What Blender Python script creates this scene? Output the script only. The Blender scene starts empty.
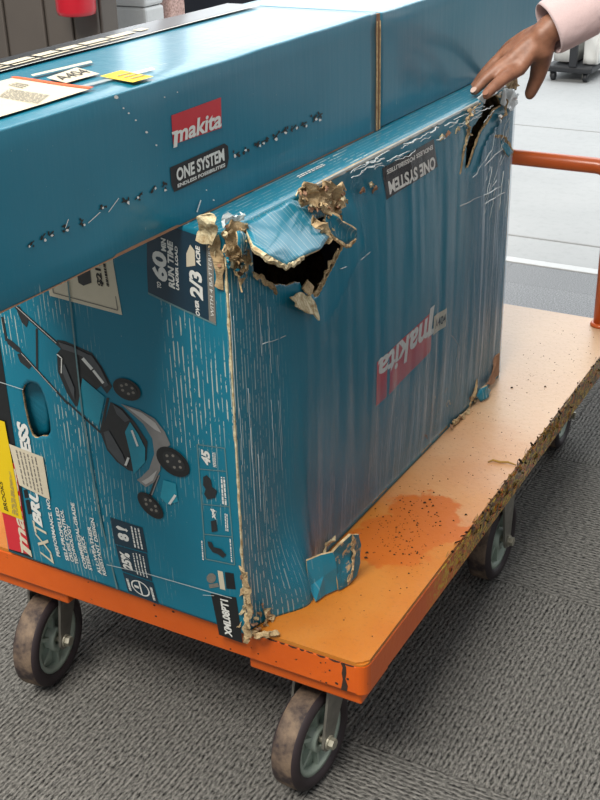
import bpy, bmesh, math, random
from mathutils import Vector, Matrix, Euler, noise

scene = bpy.context.scene
col = scene.collection
random.seed(7)

# ------------------------------------------------------------------ camera, world, lights
DECK = 0.28                                   # height of the cart deck above the floor
CAM = Vector((0.5367, -1.1034, 1.0019 + DECK))
ROT = Euler((1.1114, 0.0252, 0.5029), 'XYZ')
FPX = 1164.48                                 # focal length in pixels of the 600 x 800 frame
cd = bpy.data.cameras.new('camera')
cam = bpy.data.objects.new('camera', cd)
col.objects.link(cam)
cam.location = CAM
cam.rotation_euler = ROT
cd.sensor_fit = 'VERTICAL'
cd.sensor_height = 32.0
cd.lens = 32.0 * FPX / 800.0
cd.clip_start = 0.02
scene.camera = cam

world = bpy.data.worlds.new('world')
scene.world = world
world.use_nodes = True
bg = world.node_tree.nodes['Background']
bg.inputs[0].default_value = (0.93, 0.97, 1.0, 1)
bg.inputs[1].default_value = 0.5

def area(name, loc, rot, sx, sy, power, color):
    d = bpy.data.lights.new(name, 'AREA')
    d.shape = 'RECTANGLE'; d.size = sx; d.size_y = sy
    d.energy = power; d.color = color
    o = bpy.data.objects.new(name, d); col.objects.link(o)
    o.location = loc; o.rotation_euler = rot
    return o
area('ceiling_lamp', (-0.6, -2.5, 4.4), (math.radians(22), 0, 0), 2.8, 1.7, 455, (1.0, 0.95, 0.87))
area('entrance_daylight', (-2.2, 7.6, 2.9), (math.radians(-84), 0, 0), 9.0, 3.2, 280, (0.92, 0.97, 1.0))
area('far_floor_fill', (-0.8, 4.6, 4.6), (0, 0, 0), 5.0, 2.6, 190, (0.95, 0.98, 1.0))  # added overhead fill that brightens the far floor

vs = scene.view_settings
vs.view_transform = 'Standard'
vs.look = 'None'
vs.gamma = 1.0
vs.use_curve_mapping = False
vs.exposure = 0.0

# ------------------------------------------------------------------ pixel -> place helpers
RM = ROT.to_matrix()
def pray(px, py):
    return RM @ Vector(((px - 300) / FPX, -(py - 400) / FPX, -1))
def hit(px, py, P0, n):
    d = pray(px, py)
    return CAM + d * ((P0 - CAM).dot(n) / d.dot(n))
Z = Vector((0, 0, 1))
# mower carton frame
BO = Vector((-0.1755, -0.0138, DECK)); BYAW = -0.0226
BW, BL, BH = 0.4381, 0.9411, 0.579
BU = Vector((-math.cos(BYAW), -math.sin(BYAW), 0))     # along the front face, away from the near corner
BV = Vector((-math.sin(BYAW), math.cos(BYAW), 0))      # along the long face, away from the near corner
# long carton frame
LYAW = -0.0183
LV = Vector((-math.sin(LYAW), math.cos(LYAW), 0)); LN = Vector((math.cos(LYAW), math.sin(LYAW), 0))
LO = Vector((-0.2343, 0, DECK + BH)); LH = 0.1736; LWD = 0.258
LY0, LY1, LSEAM = -0.46, 1.46, 0.5025

def fade(t, L, w):
    return max(0.0, min(1, t / w)) * max(0.0, min(1, (L - t) / w))
def dF(a, z):
    f = fade(a, BW, .06) * fade(z, BH, .06)
    return f * (.006 * math.sin(math.pi * a / BW) + .0016 * noise.noise(Vector((a * 9, z * 5, 3))))
def dR(b, z):
    f = fade(b, BL, .07) * fade(z, BH, .05)
    d = .010 * math.sin(math.pi * b / BL) * math.sin(math.pi * z / BH)
    d += .006 * math.exp(-((b - .16) / .045) ** 2)
    d += .0022 * noise.noise(Vector((b * 16, z * 2.2, 1))) + .0012 * noise.noise(Vector((b * 45, z * 4, 5)))
    d -= .014 * math.exp(-((b - .33) / .12) ** 2 - ((z - BH) / .05) ** 2)
    d += .004 * math.exp(-((b - .42) / .03) ** 2 - ((z - .2) / .08) ** 2)
    # the foot of the panel has been pushed out near the front corner
    foot = .042 * math.exp(-((b - .105) / .05) ** 2) * math.exp(-(z / .085) ** 2) * min(1, b / .03)
    return f * d + foot
def dT(a, b):
    return 0.0
def dL(y, z):
    f = fade(y - LY0, LY1 - LY0, .05) * fade(z, LH, .03)
    return f * (.0025 * noise.noise(Vector((y * 6, z * 8, 9))))

class Face:
    """a flat face of a carton with its own gentle swelling; uv in metres"""
    def __init__(s, o, ex, ey, n, disp):
        s.o, s.ex, s.ey, s.n, s.disp = o, ex, ey, n, disp
    def uv(s, px, py, off=0.0):
        P = hit(px, py, s.o + s.n * off, s.n) - s.o
        return P.dot(s.ex), P.dot(s.ey)
    def P(s, u, v, off=0.0):
        return s.o + s.ex * u + s.ey * v + s.n * (s.disp(u, v) + off)
FF = Face(BO, BU, Z, -BV, dF)
FR = Face(BO, BV, Z, -BU, dR)
FT = Face(BO + Z * BH, BU, BV, Z, dT)
FL = Face(LO, LV, Z, LN, dL)
FLT = Face(LO + Z * LH, LV, -LN, Z, lambda u, v: .0015 * noise.noise(Vector((u * 5, v * 9, 2))))
FD = Face(Vector((0, 0, DECK)), Vector((1, 0, 0)), Vector((0, 1, 0)), Z, lambda u, v: 0)

# ------------------------------------------------------------------ materials
MATS = {}
def srgb(r, g, b):
    def c(x):
        x /= 255.0
        return x / 12.92 if x <= .04045 else ((x + .055) / 1.055) ** 2.4
    return (c(r), c(g), c(b), 1)
class NT:
    def __init__(s, name):
        s.m = bpy.data.materials.new(name); s.m.use_nodes = True
        s.t = s.m.node_tree; s.b = s.t.nodes['Principled BSDF']; s.out = s.t.nodes['Material Output']
        MATS[name] = s.m
    def n(s, kind, **kw):
        x = s.t.nodes.new(kind)
        for k, v in kw.items():
            if k.startswith('i_'):
                x.inputs[k[2:].replace('_', ' ')].default_value = v
            else: setattr(x, k, v)
        return x
    def l(s, a, b): s.t.links.new(a, b)
    def coord(s, kind='Object', scale=(1, 1, 1), rot=(0, 0, 0), loc=(0, 0, 0)):
        c = s.n('ShaderNodeTexCoord'); m = s.n('ShaderNodeMapping')
        m.inputs['Scale'].default_value = scale; m.inputs['Rotation'].default_value = rot; m.inputs['Location'].default_value = loc
        s.l(c.outputs[kind], m.inputs['Vector']); return m.outputs['Vector']
    def noise(s, vec, scale, detail=4, rough=.55, dist=0):
        x = s.n('ShaderNodeTexNoise'); x.inputs['Scale'].default_value = scale
        x.inputs['Detail'].default_value = detail; x.inputs['Roughness'].default_value = rough; x.inputs['Distortion'].default_value = dist
        s.l(vec, x.inputs['Vector']); return x.outputs['Fac']
    def ramp(s, fac, lo, hi):
        x = s.n('ShaderNodeMapRange'); x.inputs['From Min'].default_value = lo; x.inputs['From Max'].default_value = hi
        s.l(fac, x.inputs['Value']); return x.outputs['Result']
    def math(s, op, a, b=None):
        x = s.n('ShaderNodeMath', operation=op)
        for i, v in enumerate((a, b)):
            if v is None: continue
            if hasattr(v, 'is_output'): s.l(v, x.inputs[i])
            else: x.inputs[i].default_value = v
        return x.outputs[0]
    def mix(s, fac, a, b):
        x = s.n('ShaderNodeMix', data_type='RGBA')
        for sock, v in ((x.inputs[0], fac), (x.inputs[6], a), (x.inputs[7], b)):
            if hasattr(v, 'is_output'): s.l(v, sock)
            else: sock.default_value = v
        return x.outputs[2]
    def bump(s, h, strength=.3, dist=.002):
        x = s.n('ShaderNodeBump'); x.inputs['Strength'].default_value = strength; x.inputs['Distance'].default_value = dist
        s.l(h, x.inputs['Height']); s.l(x.outputs['Normal'], s.b.inputs['Normal']); return x.outputs['Normal']
    def base(s, v):
        if hasattr(v, 'is_output'): s.l(v, s.b.inputs['Base Color'])
        else: s.b.inputs['Base Color'].default_value = v
    def set(s, **kw):
        for k, v in kw.items(): s.b.inputs[k.replace('_', ' ')].default_value = v

def plain(name, c, rough=.6, metal=0, var=.12, scale=30, bump=.0, coat=0):
    t = NT(name); v = t.coord()
    f = t.noise(v, scale)
    dark = tuple(x * (1 - var) for x in c[:3]) + (1,); lite = tuple(min(1, x * (1 + var)) for x in c[:3]) + (1,)
    t.base(t.mix(f, dark, lite)); t.set(Roughness=rough, Metallic=metal, Coat_Weight=coat, Coat_Roughness=.15)
    if bump: t.bump(t.noise(v, scale * 4), bump, .001)
    return t.m

TEAL = srgb(12, 112, 136)
TAN = srgb(186, 158, 116)
def teal_card(name, mode):
    t = NT(name)
    uv = t.coord('UV')
    n1 = t.noise(uv, 14, 3)
    c = t.mix(n1, tuple(x * .92 for x in TEAL[:3]) + (1,), tuple(x * 1.06 for x in TEAL[:3]) + (1,))
    sep = t.n('ShaderNodeSeparateXYZ'); t.l(uv, sep.inputs[0])
    x, y = sep.outputs[0], sep.outputs[1]
    if mode == 'top': x, y = x, y
    # dashes where the flutes of the board have rubbed through
    ph = t.math('MULTIPLY', x, {'front': 150.0, 'long': 150.0, 'side': 150.0, 'top': 130.0}[mode])
    fr = t.math('FRACT', ph)
    wob = t.noise(t.coord('UV', (160, 9, 1)), 1.0, 3, .7)
    line = t.math('LESS_THAN', t.math('ABSOLUTE', t.math('SUBTRACT', fr, .5)), t.math('MULTIPLY', t.math('SUBTRACT', wob, .28), .46))
    dash = t.math('GREATER_THAN', t.noise(t.coord('UV', (150, 38, 1), loc=(3, 7, 0)), 1.0, 3, .7), .48)
    region = t.ramp(t.noise(t.coord('UV', (6, 4, 1), loc=(1.9, .1, 0)), 1.0, 2), .49 if mode == 'front' else .6, .60 if mode == 'front' else .66)
    if mode == 'side':
        near = t.ramp(x, .13, .03)
        region = t.math('MAXIMUM', t.math('MULTIPLY', near, .9), t.math('MULTIPLY', region, .0))
    if mode == 'long':
        region = t.math('MULTIPLY', t.ramp(t.noise(t.coord('UV', (9, 22, 1)), 1.0, 2), .66, .72), t.ramp(y, .05, .02))
    if mode == 'top':
        region = t.math('ADD', region, .35)
    m = t.math('MULTIPLY', t.math('MULTIPLY', line, dash), region)
    speck = t.ramp(t.noise(uv, 240, 2), .74, .78)
    m = t.math('MAXIMUM', m, t.math('MULTIPLY', speck, .35))
    c = t.mix(t.math('MULTIPLY', m, .7), c, srgb(206, 206, 188))
    t.base(c)
    t.set(Roughness=.42, Coat_Weight={'long': .5, 'top': .4}.get(mode, .25), Coat_Roughness=.17 if mode == 'long' else .14, Specular_IOR_Level=.35)
    h = t.math('ADD', t.math('MULTIPLY', t.noise(t.coord('UV', (70, 5, 1)), 1.0, 4), .8), t.math('MULTIPLY', t.noise(uv, 25, 4), .5))
    if mode == 'long':
        lid = t.math('LESS_THAN', y, 0.0)      # the lid side is covered by loose wrinkled wrap
        wr = t.math('ADD', t.noise(t.coord('UV', (5, 45, 1)), 1.0, 5, .65), t.math('MULTIPLY', t.noise(t.coord('UV', (30, 22, 1), (0, 0, .6)), 1.0, 4, .6), .5))
        h = t.math('ADD', h, t.math('MULTIPLY', t.math('MULTIPLY', wr, lid), 3.0))
    t.bump(h, .35, .0022)
    return t.m
M_FRONT = teal_card('teal_card_front', 'front')
M_SIDE = teal_card('teal_card_side', 'side')
M_TOP = teal_card('teal_card_top', 'top')
M_LONG = teal_card('teal_card_long', 'long')

t = NT('raw_cardboard'); v = t.coord()
w = t.noise(t.coord('Object', (60, 60, 400)), 1.0, 4, .7)
t.base(t.mix(t.ramp(t.noise(v, 60, 5, .7), .3, .7), srgb(120, 92, 58), srgb(206, 182, 140))); t.set(Roughness=.9)
t.bump(w, .8, .003); M_TAN = t.m
t = NT('pale_torn_paper'); v = t.coord()
t.base(t.mix(t.ramp(t.noise(v, 90, 5, .7), .35, .65), srgb(150, 124, 84), srgb(222, 212, 176))); t.set(Roughness=.75)
t.bump(t.noise(v, 120, 4), .8, .003); M_PALE = t.m
t = NT('scuffed_teal_board'); v = t.coord()
f = t.ramp(t.noise(v, 55, 5, .7), .56, .64)
t.base(t.mix(f, tuple(x * .8 for x in TEAL[:3]) + (1,), TAN)); t.set(Roughness=.6); t.bump(t.noise(v, 90, 4), .6, .003); M_FLAP = t.m
M_CHOC = plain('brown_corrugated_edge', srgb(140, 104, 78), .85, var=.25, scale=120, bump=.5)
M_BLACK = plain('black_print', srgb(16, 20, 24), .4, var=.3, coat=.3)
M_NAVY = plain('navy_print', srgb(10, 48, 66), .42, var=.15, coat=.3)
M_WHITE = plain('white_print', srgb(218, 218, 212), .5, var=.06, scale=90)
M_CREAM = plain('cream_print', srgb(204, 194, 170), .5, var=.06, scale=60)
M_RED = plain('red_print', srgb(196, 36, 48), .42, var=.08, coat=.3)
M_YELLOW = plain('yellow_label', srgb(218, 186, 10), .5, var=.05)
M_ORSTRIPE = plain('orange_stripe', srgb(226, 92, 36), .5, var=.08)
M_GREYINK = plain('grey_ink', srgb(120, 116, 108), .6, var=.3, scale=400)
M_BAG = plain('print_charcoal', srgb(34, 37, 40), .45, var=.35, scale=60, coat=.3)
M_DECKGREY = plain('print_silver', srgb(128, 126, 124), .42, var=.35, scale=45, coat=.3)
M_LTEAL = plain('print_light_teal', srgb(22, 138, 160), .42, var=.2, scale=60, coat=.3)
M_TIRE = plain('black_tire_rubber', srgb(66, 70, 84), .6, var=.3, bump=.3)
M_CREASE = plain('crease_line', srgb(92, 124, 128), .45, var=.25, scale=200)
M_INK = plain('dark_ink', srgb(28, 24, 20), .5)

# clear stretch wrap, wrinkled; its diffuse veil is film haze plus painted grey reflection
t = NT('stretch_wrap'); uv = t.coord('UV')
t.t.nodes.remove(t.b)
gl = t.n('ShaderNodeBsdfGlossy'); gl.inputs['Roughness'].default_value = .34; gl.inputs['Color'].default_value = (.95, .95, .95, 1)
tr = t.n('ShaderNodeBsdfTransparent'); df = t.n('ShaderNodeBsdfDiffuse'); df.inputs['Color'].default_value = srgb(104, 158, 186)
h = t.math('ADD', t.noise(t.coord('UV', (45, 3, 1)), 1.0, 5, .6), t.math('MULTIPLY', t.noise(t.coord('UV', (14, 9, 1), (0, 0, .5)), 1.0, 5, .6), .6))
bp = t.n('ShaderNodeBump'); bp.inputs['Strength'].default_value = .55; bp.inputs['Distance'].default_value = .006
t.l(h, bp.inputs['Height']); t.l(bp.outputs['Normal'], gl.inputs['Normal'])
sep = t.n('ShaderNodeSeparateXYZ'); t.l(uv, sep.inputs[0])
loose = t.math('MAXIMUM', t.ramp(sep.outputs[0], .70, .80), t.math('MULTIPLY', t.math('MULTIPLY', t.ramp(sep.outputs[0], .150, .165), t.ramp(sep.outputs[1], .34, .10)), .95))  # far end and foot, where the painted veil and extra gloss lie
fr = t.n('ShaderNodeFresnel'); fr.inputs['IOR'].default_value = 1.5; t.l(bp.outputs['Normal'], fr.inputs['Normal'])
mx1 = t.n('ShaderNodeMixShader'); t.l(t.math('MULTIPLY', fr.outputs[0], t.math('ADD', t.math('MULTIPLY', loose, .5), .35)), mx1.inputs[0]); t.l(tr.outputs[0], mx1.inputs[1]); t.l(gl.outputs[0], mx1.inputs[2])  # extra gloss at the far end and foot
veil = t.math('MULTIPLY', t.math('MULTIPLY', t.ramp(t.noise(t.coord('UV', (16, 2.2, 1), loc=(2, 1, 0)), 1.0, 5, .6), .1, .7), .42), loose)  # film haze plus painted grey reflection, at the far end and foot
mx2 = t.n('ShaderNodeMixShader'); t.l(veil, mx2.inputs[0]); t.l(mx1.outputs[0], mx2.inputs[1]); t.l(df.outputs[0], mx2.inputs[2])
t.l(mx2.outputs[0], t.out.inputs['Surface']); M_FILM = t.m
t = NT('bunched_wrap'); t.base(srgb(205, 214, 214)); t.set(Roughness=.22, Alpha=.75, Coat_Weight=.6); M_BUNCH = t.m

# cart paint
t = NT('deck_paint'); v = t.coord()
n1 = t.ramp(t.noise(v, 7, 5, .6), .35, .7)
c = t.mix(n1, srgb(180, 102, 20), srgb(188, 120, 44))
sp = t.n('ShaderNodeSeparateXYZ'); t.l(v, sp.inputs[0])
bare_and_reflection = t.ramp(t.math('ADD', sp.outputs[1], t.math('MULTIPLY', t.noise(v, 6, 4), .5)), .55, 1.05)   # bare deck towards the handle end, its pale reflection painted in
c = t.mix(t.math('MULTIPLY', bare_and_reflection, .8), c, srgb(198, 170, 138))
c = t.mix(t.math('MULTIPLY', t.ramp(t.noise(v, 160, 3, .7), .55, .75), .35), c, srgb(120, 76, 40))
STAIN = [FD.uv(400, 538), FD.uv(425, 510), FD.uv(378, 545), FD.uv(440, 530)]
mask = None
for (sx, sy), r in zip(STAIN, (.075, .06, .06, .05)):
    vm = t.n('ShaderNodeVectorMath', operation='DISTANCE'); t.l(v, vm.inputs[0]); vm.inputs[1].default_value = (sx, sy, DECK)
    d = t.math('ADD', vm.outputs['Value'], t.math('MULTIPLY', t.noise(v, 26, 5, .65), .09))
    k = t.ramp(d, r + .046, r + .038)
    mask = k if mask is None else t.math('MAXIMUM', mask, k)
c = t.mix(t.math('MULTIPLY', mask, .92), c, srgb(180, 90, 2))
t.base(c); t.set(Roughness=.42, Specular_IOR_Level=.5, Coat_Weight=.25, Coat_Roughness=.3)
t.bump(t.noise(v, 55, 5, .65), .28, .003); M_DECK = t.m

def orange_paint(name, chip, edgewear=False):
    t = NT(name); v = t.coord()
    c = t.mix(t.noise(v, 18, 4), srgb(192, 78, 8), srgb(212, 96, 20))
    c = t.mix(t.ramp(t.noise(v, 70, 5, .75), chip, chip + .05), c, srgb(52, 34, 22))
    if edgewear:
        sp = t.n('ShaderNodeSeparateXYZ'); t.l(v, sp.inputs[0])
        yel = t.ramp(t.noise(t.coord('Object', (20, 70, 110), (0.5, 0, 0)), 1.0, 4, .7, 1.5), .5, .56)
        k = t.math('MULTIPLY', yel, t.ramp(sp.outputs[1], .2, .26))
        brn = t.math('MULTIPLY', t.ramp(t.noise(v, 60, 5, .7), .42, .5), t.ramp(sp.outputs[1], .22, .42))
        c = t.mix(brn, c, srgb(84, 62, 38)); c = t.mix(k, c, srgb(196, 164, 40))
    t.base(c); t.set(Roughness=.4, Coat_Weight=.2)
    t.bump(t.noise(v, 90, 4), .25, .002)
    return t.m
M_ORANGE = orange_paint('orange_paint', .64)
M_ORSIDE = orange_paint('orange_paint_worn_side', .70, True)
M_TUBE = plain('orange_tube', srgb(190, 84, 26), .38, var=.12, coat=.3)
t = NT('steel'); v = t.coord()
t.base(t.mix(t.noise(v, 40, 5), srgb(92, 90, 84), srgb(160, 156, 146))); t.set(Metallic=.55, Roughness=.5); t.bump(t.noise(v, 150, 3), .2, .001); M_STEEL = t.m
t = NT('wheel_rubber'); v = t.coord()
t.base(t.mix(t.ramp(t.noise(v, 26, 5, .65), .38, .68), srgb(48, 38, 38), srgb(128, 108, 88))); t.set(Roughness=.75)
t.bump(t.noise(v, 160, 4), .4, .001); M_RUB = t.m
M_RUBSIDE = plain('wheel_rubber_side', srgb(44, 35, 38), .6, var=.3)
M_HUB = plain('grey_green_hub', srgb(150, 162, 150), .5, var=.15)
M_ZINC = plain('zinc_nut', srgb(170, 166, 150), .4, metal=.6, var=.2)

# carpet tiles: looped ribs running along the tile's own x
t = NT('carpet_rib'); v = t.coord()
oi = t.n('ShaderNodeObjectInfo')
vm = t.n('ShaderNodeVectorMath', operation='ADD'); t.l(v, vm.inputs[0])
cmb = t.n('ShaderNodeCombineXYZ'); t.l(t.math('MULTIPLY', oi.outputs['Random'], 37.0), cmb.inputs[0]); t.l(cmb.outputs[0], vm.inputs[1])
sp = t.n('ShaderNodeSeparateXYZ'); t.l(v, sp.inputs[0])
mp = t.n('ShaderNodeMapping'); mp.inputs['Scale'].default_value = (110, 260, 1); t.l(vm.outputs[0], mp.inputs['Vector'])
loop = t.noise(mp.outputs['Vector'], 1.0, 3, .7)
ribw = t.math('ADD', t.math('MULTIPLY', sp.outputs[1], 2 * math.pi / .0085), t.math('MULTIPLY', t.noise(vm.outputs[0], 70, 2), 5.0))
rib = t.math('ADD', t.math('MULTIPLY', t.math('SINE', ribw), .5), .5)
hgt = t.math('ADD', t.math('MULTIPLY', rib, .35), loop)
f = t.ramp(t.math('ADD', t.math('MULTIPLY', rib, .14), loop), .38, .76)
t.base(t.mix(f, srgb(24, 24, 24), srgb(138, 136, 131))); t.set(Roughness=.95, Specular_IOR_Level=.15)
t.bump(hgt, .9, .006); M_CARPET = t.m
t = NT('pale_carpet'); v = t.coord()
t.base(t.mix(t.ramp(t.noise(v, 230, 3, .7), .3, .7), srgb(104, 106, 108), srgb(172, 174, 176))); t.set(Roughness=.95); t.bump(t.noise(v, 230, 3), .6, .004); M_PALECARPET = t.m  # paler, finer carpet without ribs for the far tile rows

t = NT('concrete'); v = t.coord()
c = t.mix(t.noise(v, 2.5, 5, .6), srgb(160, 162, 162), srgb(180, 181, 180))
c = t.mix(t.math('MULTIPLY', t.ramp(t.noise(v, 30, 5, .7), .5, .8), .25), c, srgb(118, 120, 120))
t.base(c); t.set(Roughness=.75); t.bump(t.noise(v, 120, 4), .3, .003); M_CONC = t.m
M_STRIP = plain('threshold_metal', srgb(176, 176, 174), .4, metal=.3, var=.06)
M_GROUT = plain('floor_base', srgb(70, 70, 70), .9)
M_LOCK = plain('brown_grey_panel', srgb(92, 85, 79), .55, var=.08, scale=8)
M_WFOAM = plain('white_foam', srgb(206, 208, 208), .8, var=.06, scale=60, bump=.4)
t = NT('pink_granite'); v = t.coord()
t.base(t.mix(t.ramp(t.noise(v, 90, 5, .7), .35, .65), srgb(150, 116, 108), srgb(222, 188, 178))); t.set(Roughness=.6); M_PINKST = t.m
M_DARKW = plain('dark_wall', srgb(28, 32, 44), .6)
M_SKIN = None
t = NT('brown_skin'); v = t.coord()
t.base(t.mix(t.ramp(t.noise(v, 45, 5, .6), .3, .75), srgb(118, 78, 58), srgb(150, 104, 80))); t.set(Roughness=.5, Subsurface_Weight=.08)
t.b.inputs['Subsurface Radius'].default_value = (.012, .005, .003)
t.bump(t.noise(v, 320, 4), .18, .001); M_SKIN = t.m
t = NT('pink_cloth'); v = t.coord()
t.base(t.mix(t.noise(v, 500, 2), srgb(188, 164, 164), srgb(202, 180, 178))); t.set(Roughness=.9, Sheen_Weight=.3)
t.bump(t.math('ADD', t.noise(v, 22, 3), t.math('MULTIPLY', t.noise(v, 900, 2), .1)), .5, .008); M_PINK = t.m
M_DENIM = plain('dark_trousers', srgb(52, 56, 70), .9, var=.2, scale=200)
M_HAIR = plain('dark_hair', srgb(24, 18, 16), .6, var=.3, scale=200)
M_SHOE = plain('white_shoe', srgb(200, 198, 194), .6)
M_NAIL = plain('nail', srgb(140, 98, 78), .3, var=.04)
M_EYE = plain('eye', srgb(30, 22, 18), .2)
M_WBAG = plain('white_bag', srgb(226, 226, 222), .8, var=.05, scale=10, bump=.5)
M_BLKPL = plain('black_plastic', srgb(38, 40, 44), .5)
M_DIRT = plain('dirt', srgb(46, 32, 22), .95, var=.5, scale=300)
M_DRYLEAF = plain('dry_straw', srgb(150, 116, 52), .85, var=.35, scale=100)
M_REDT = plain('red_enamel', srgb(196, 24, 44), .35, var=.06, coat=.4)

# ------------------------------------------------------------------ object helpers
def link(name, me, mats, parent=None):
    o = bpy.data.objects.new(name, me); col.objects.link(o)
    if me is not None and not me.materials:
        for m in (mats if isinstance(mats, (list, tuple)) else [mats]): me.materials.append(m)
    if parent is not None: o.parent = parent
    return o
def tag(o, label=None, cat=None, group=None, kind=None):
    for k, v in (('label', label), ('category', cat), ('group', group), ('kind', kind)):
        if v: o[k] = v
    return o
def empty(name, label=None, cat=None, group=None, kind=None, loc=None):
    o = bpy.data.objects.new(name, None); col.objects.link(o); o.empty_display_size = .05
    return tag(o, label, cat, group, kind)
def frompy(name, verts, faces, mats, parent=None, smooth=False, uvs=None):
    me = bpy.data.meshes.new(name); me.from_pydata([tuple(v) for v in verts], [], faces); me.update()
    if uvs is not None:
        ul = me.uv_layers.new(name='uv')
        for lp in me.loops: ul.data[lp.index].uv = uvs[lp.vertex_index]
    if smooth: me.polygons.foreach_set('use_smooth', [True] * len(me.polygons))
    return link(name, me, mats, parent)
def frombm(name, bm, mats, parent=None, smooth=False):
    me = bpy.data.meshes.new(name); bm.to_mesh(me); bm.free()
    if smooth: me.polygons.foreach_set('use_smooth', [True] * len(me.polygons))
    return link(name, me, mats, parent)
def bbox_bm(bm, lo, hi, bevel=0, seg=2, mat=0):
    r = bmesh.ops.create_cube(bm, size=1)
    lo, hi = Vector(lo), Vector(hi)
    for v in r['verts']:
        v.co = Vector([(lo[i] + hi[i]) / 2 + v.co[i] * (hi[i] - lo[i]) for i in range(3)])
    if bevel:
        es = set(e for v in r['verts'] for e in v.link_edges)
        bmesh.ops.bevel(bm, geom=list(es), offset=bevel, segments=seg, affect='EDGES', profile=.5)
    return r
def box(name, lo, hi, mat, parent=None, bevel=.002):
    bm = bmesh.new(); bbox_bm(bm, lo, hi, bevel); return frombm(name, bm, mat, parent)
def tube_pts(bm, pts, r, seg=12, cap=True):
    """round tube through points; r a number or a list"""
    rs = r if isinstance(r, (list, tuple)) else [r] * len(pts)
    rings = []; up = None
    for i, p in enumerate(pts):
        a = pts[max(i - 1, 0)]; b = pts[min(i + 1, len(pts) - 1)]
        d = (b - a).normalized()
        if up is None:
            up = d.cross(Vector((0.3, .2, 1)) if abs(d.z) < .9 else Vector((1, 0.1, 0))).normalized()
        else:
            up = (up - d * up.dot(d)).normalized()
        w = d.cross(up)
        rings.append([bm.verts.new(p + (up * math.cos(2 * math.pi * k / seg) + w * math.sin(2 * math.pi * k / seg)) * rs[i]) for k in range(seg)])
    for a, b in zip(rings, rings[1:]):
        for k in range(seg):
            bm.faces.new((a[k], a[(k + 1) % seg], b[(k + 1) % seg], b[k]))
    if cap:
        bm.faces.new(rings[0][::-1]); bm.faces.new(rings[-1])
def tube(name, pts, r, mat, parent=None, seg=14):
    bm = bmesh.new(); tube_pts(bm, [Vector(p) for p in pts], r, seg)
    bmesh.ops.recalc_face_normals(bm, faces=bm.faces)
    return frombm(name, bm, mat, parent, True)
def lathe_x(bm, prof, seg=40, mat=0):
    """profile [(x, r)] turned about the x axis (closed loop)"""
    rings = [[bm.verts.new((x, r * math.sin(2 * math.pi * k / seg), r * math.cos(2 * math.pi * k / seg))) for k in range(seg)] for x, r in prof]
    fs = []
    for i in range(len(rings)):
        a, b = rings[i], rings[(i + 1) % len(rings)]
        for k in range(seg):
            f = bm.faces.new((a[k], b[k], b[(k + 1) % seg], a[(k + 1) % seg])); f.material_index = mat; f.smooth = True; fs.append(f)
    return fs

# printing on faces --------------------------------------------------
OFF = .0007
def patch(name, F, quad, mat, parent, off=OFF, n=(8, 8), raw=False):
    """a printed patch: quad of pixels (or face coordinates when raw) laid on a face"""
    q = [p if raw else F.uv(*p) for p in quad]
    vs, fs = [], []
    for j in range(n[1] + 1):
        for i in range(n[0] + 1):
            s, t_ = i / n[0], j / n[1]
            u = (1 - t_) * ((1 - s) * q[0][0] + s * q[1][0]) + t_ * ((1 - s) * q[3][0] + s * q[2][0])
            v = (1 - t_) * ((1 - s) * q[0][1] + s * q[1][1]) + t_ * ((1 - s) * q[3][1] + s * q[2][1])
            vs.append(F.P(u, v, off))
    for j in range(n[1]):
        for i in range(n[0]):
            k = j * (n[0] + 1) + i
            fs.append((k, k + 1, k + n[0] + 2, k + n[0] + 1))
    return frompy(name, vs, fs, mat, parent)
def poly_bm(bm, F, pts, off, sub=0):
    vs = [bm.verts.new(F.P(*F.uv(*p), off)) for p in pts]
    try: return bm.faces.new(vs)
    except ValueError: return None
def shapes(name, F, polys, mat, parent, off=OFF):
    bm = bmesh.new()
    for p in polys: poly_bm(bm, F, p, off)
    bmesh.ops.triangulate(bm, faces=bm.faces[:])
    return frombm(name, bm, mat, parent)
def ell(cx, cy, a, b, ang, n=24):
    c, s = math.cos(math.radians(ang)), math.sin(math.radians(ang))
    return [(cx + a * math.cos(q) * c - b * math.sin(q) * s, cy + a * math.cos(q) * s + b * math.sin(q) * c) for q in [2 * math.pi * k / n for k in range(n)]]
def stroke(p, q, w):
    dx, dy = q[0] - p[0], q[1] - p[1]; L = math.hypot(dx, dy) or 1
    nx, ny = -dy / L * w / 2, dx / L * w / 2
    return [(p[0] + nx, p[1] + ny), (q[0] + nx, q[1] + ny), (q[0] - nx, q[1] - ny), (p[0] - nx, p[1] - ny)]
TXT = {}
def text_geo(s, shear, bold):
    key = (s, shear, bold)
    if key not in TXT:
        c = bpy.data.curves.new('txt', 'FONT'); c.body = s; c.shear = shear; c.offset = bold; c.resolution_u = 3
        o = bpy.data.objects.new('txt', c); me = bpy.data.meshes.new_from_object(o)
        vs = [(v.co.x, v.co.y) for v in me.vertices]; fs = [tuple(p.vertices) for p in me.polygons]
        x0, x1 = min(v[0] for v in vs), max(v[0] for v in vs); y0, y1 = min(v[1] for v in vs), max(v[1] for v in vs)
        TXT[key] = ([((x - x0) / (x1 - x0), (y - y0) / (y1 - y0)) for x, y in vs], fs)
        bpy.data.objects.remove(o); bpy.data.curves.remove(c); bpy.data.meshes.remove(me)
    return TXT[key]
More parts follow.
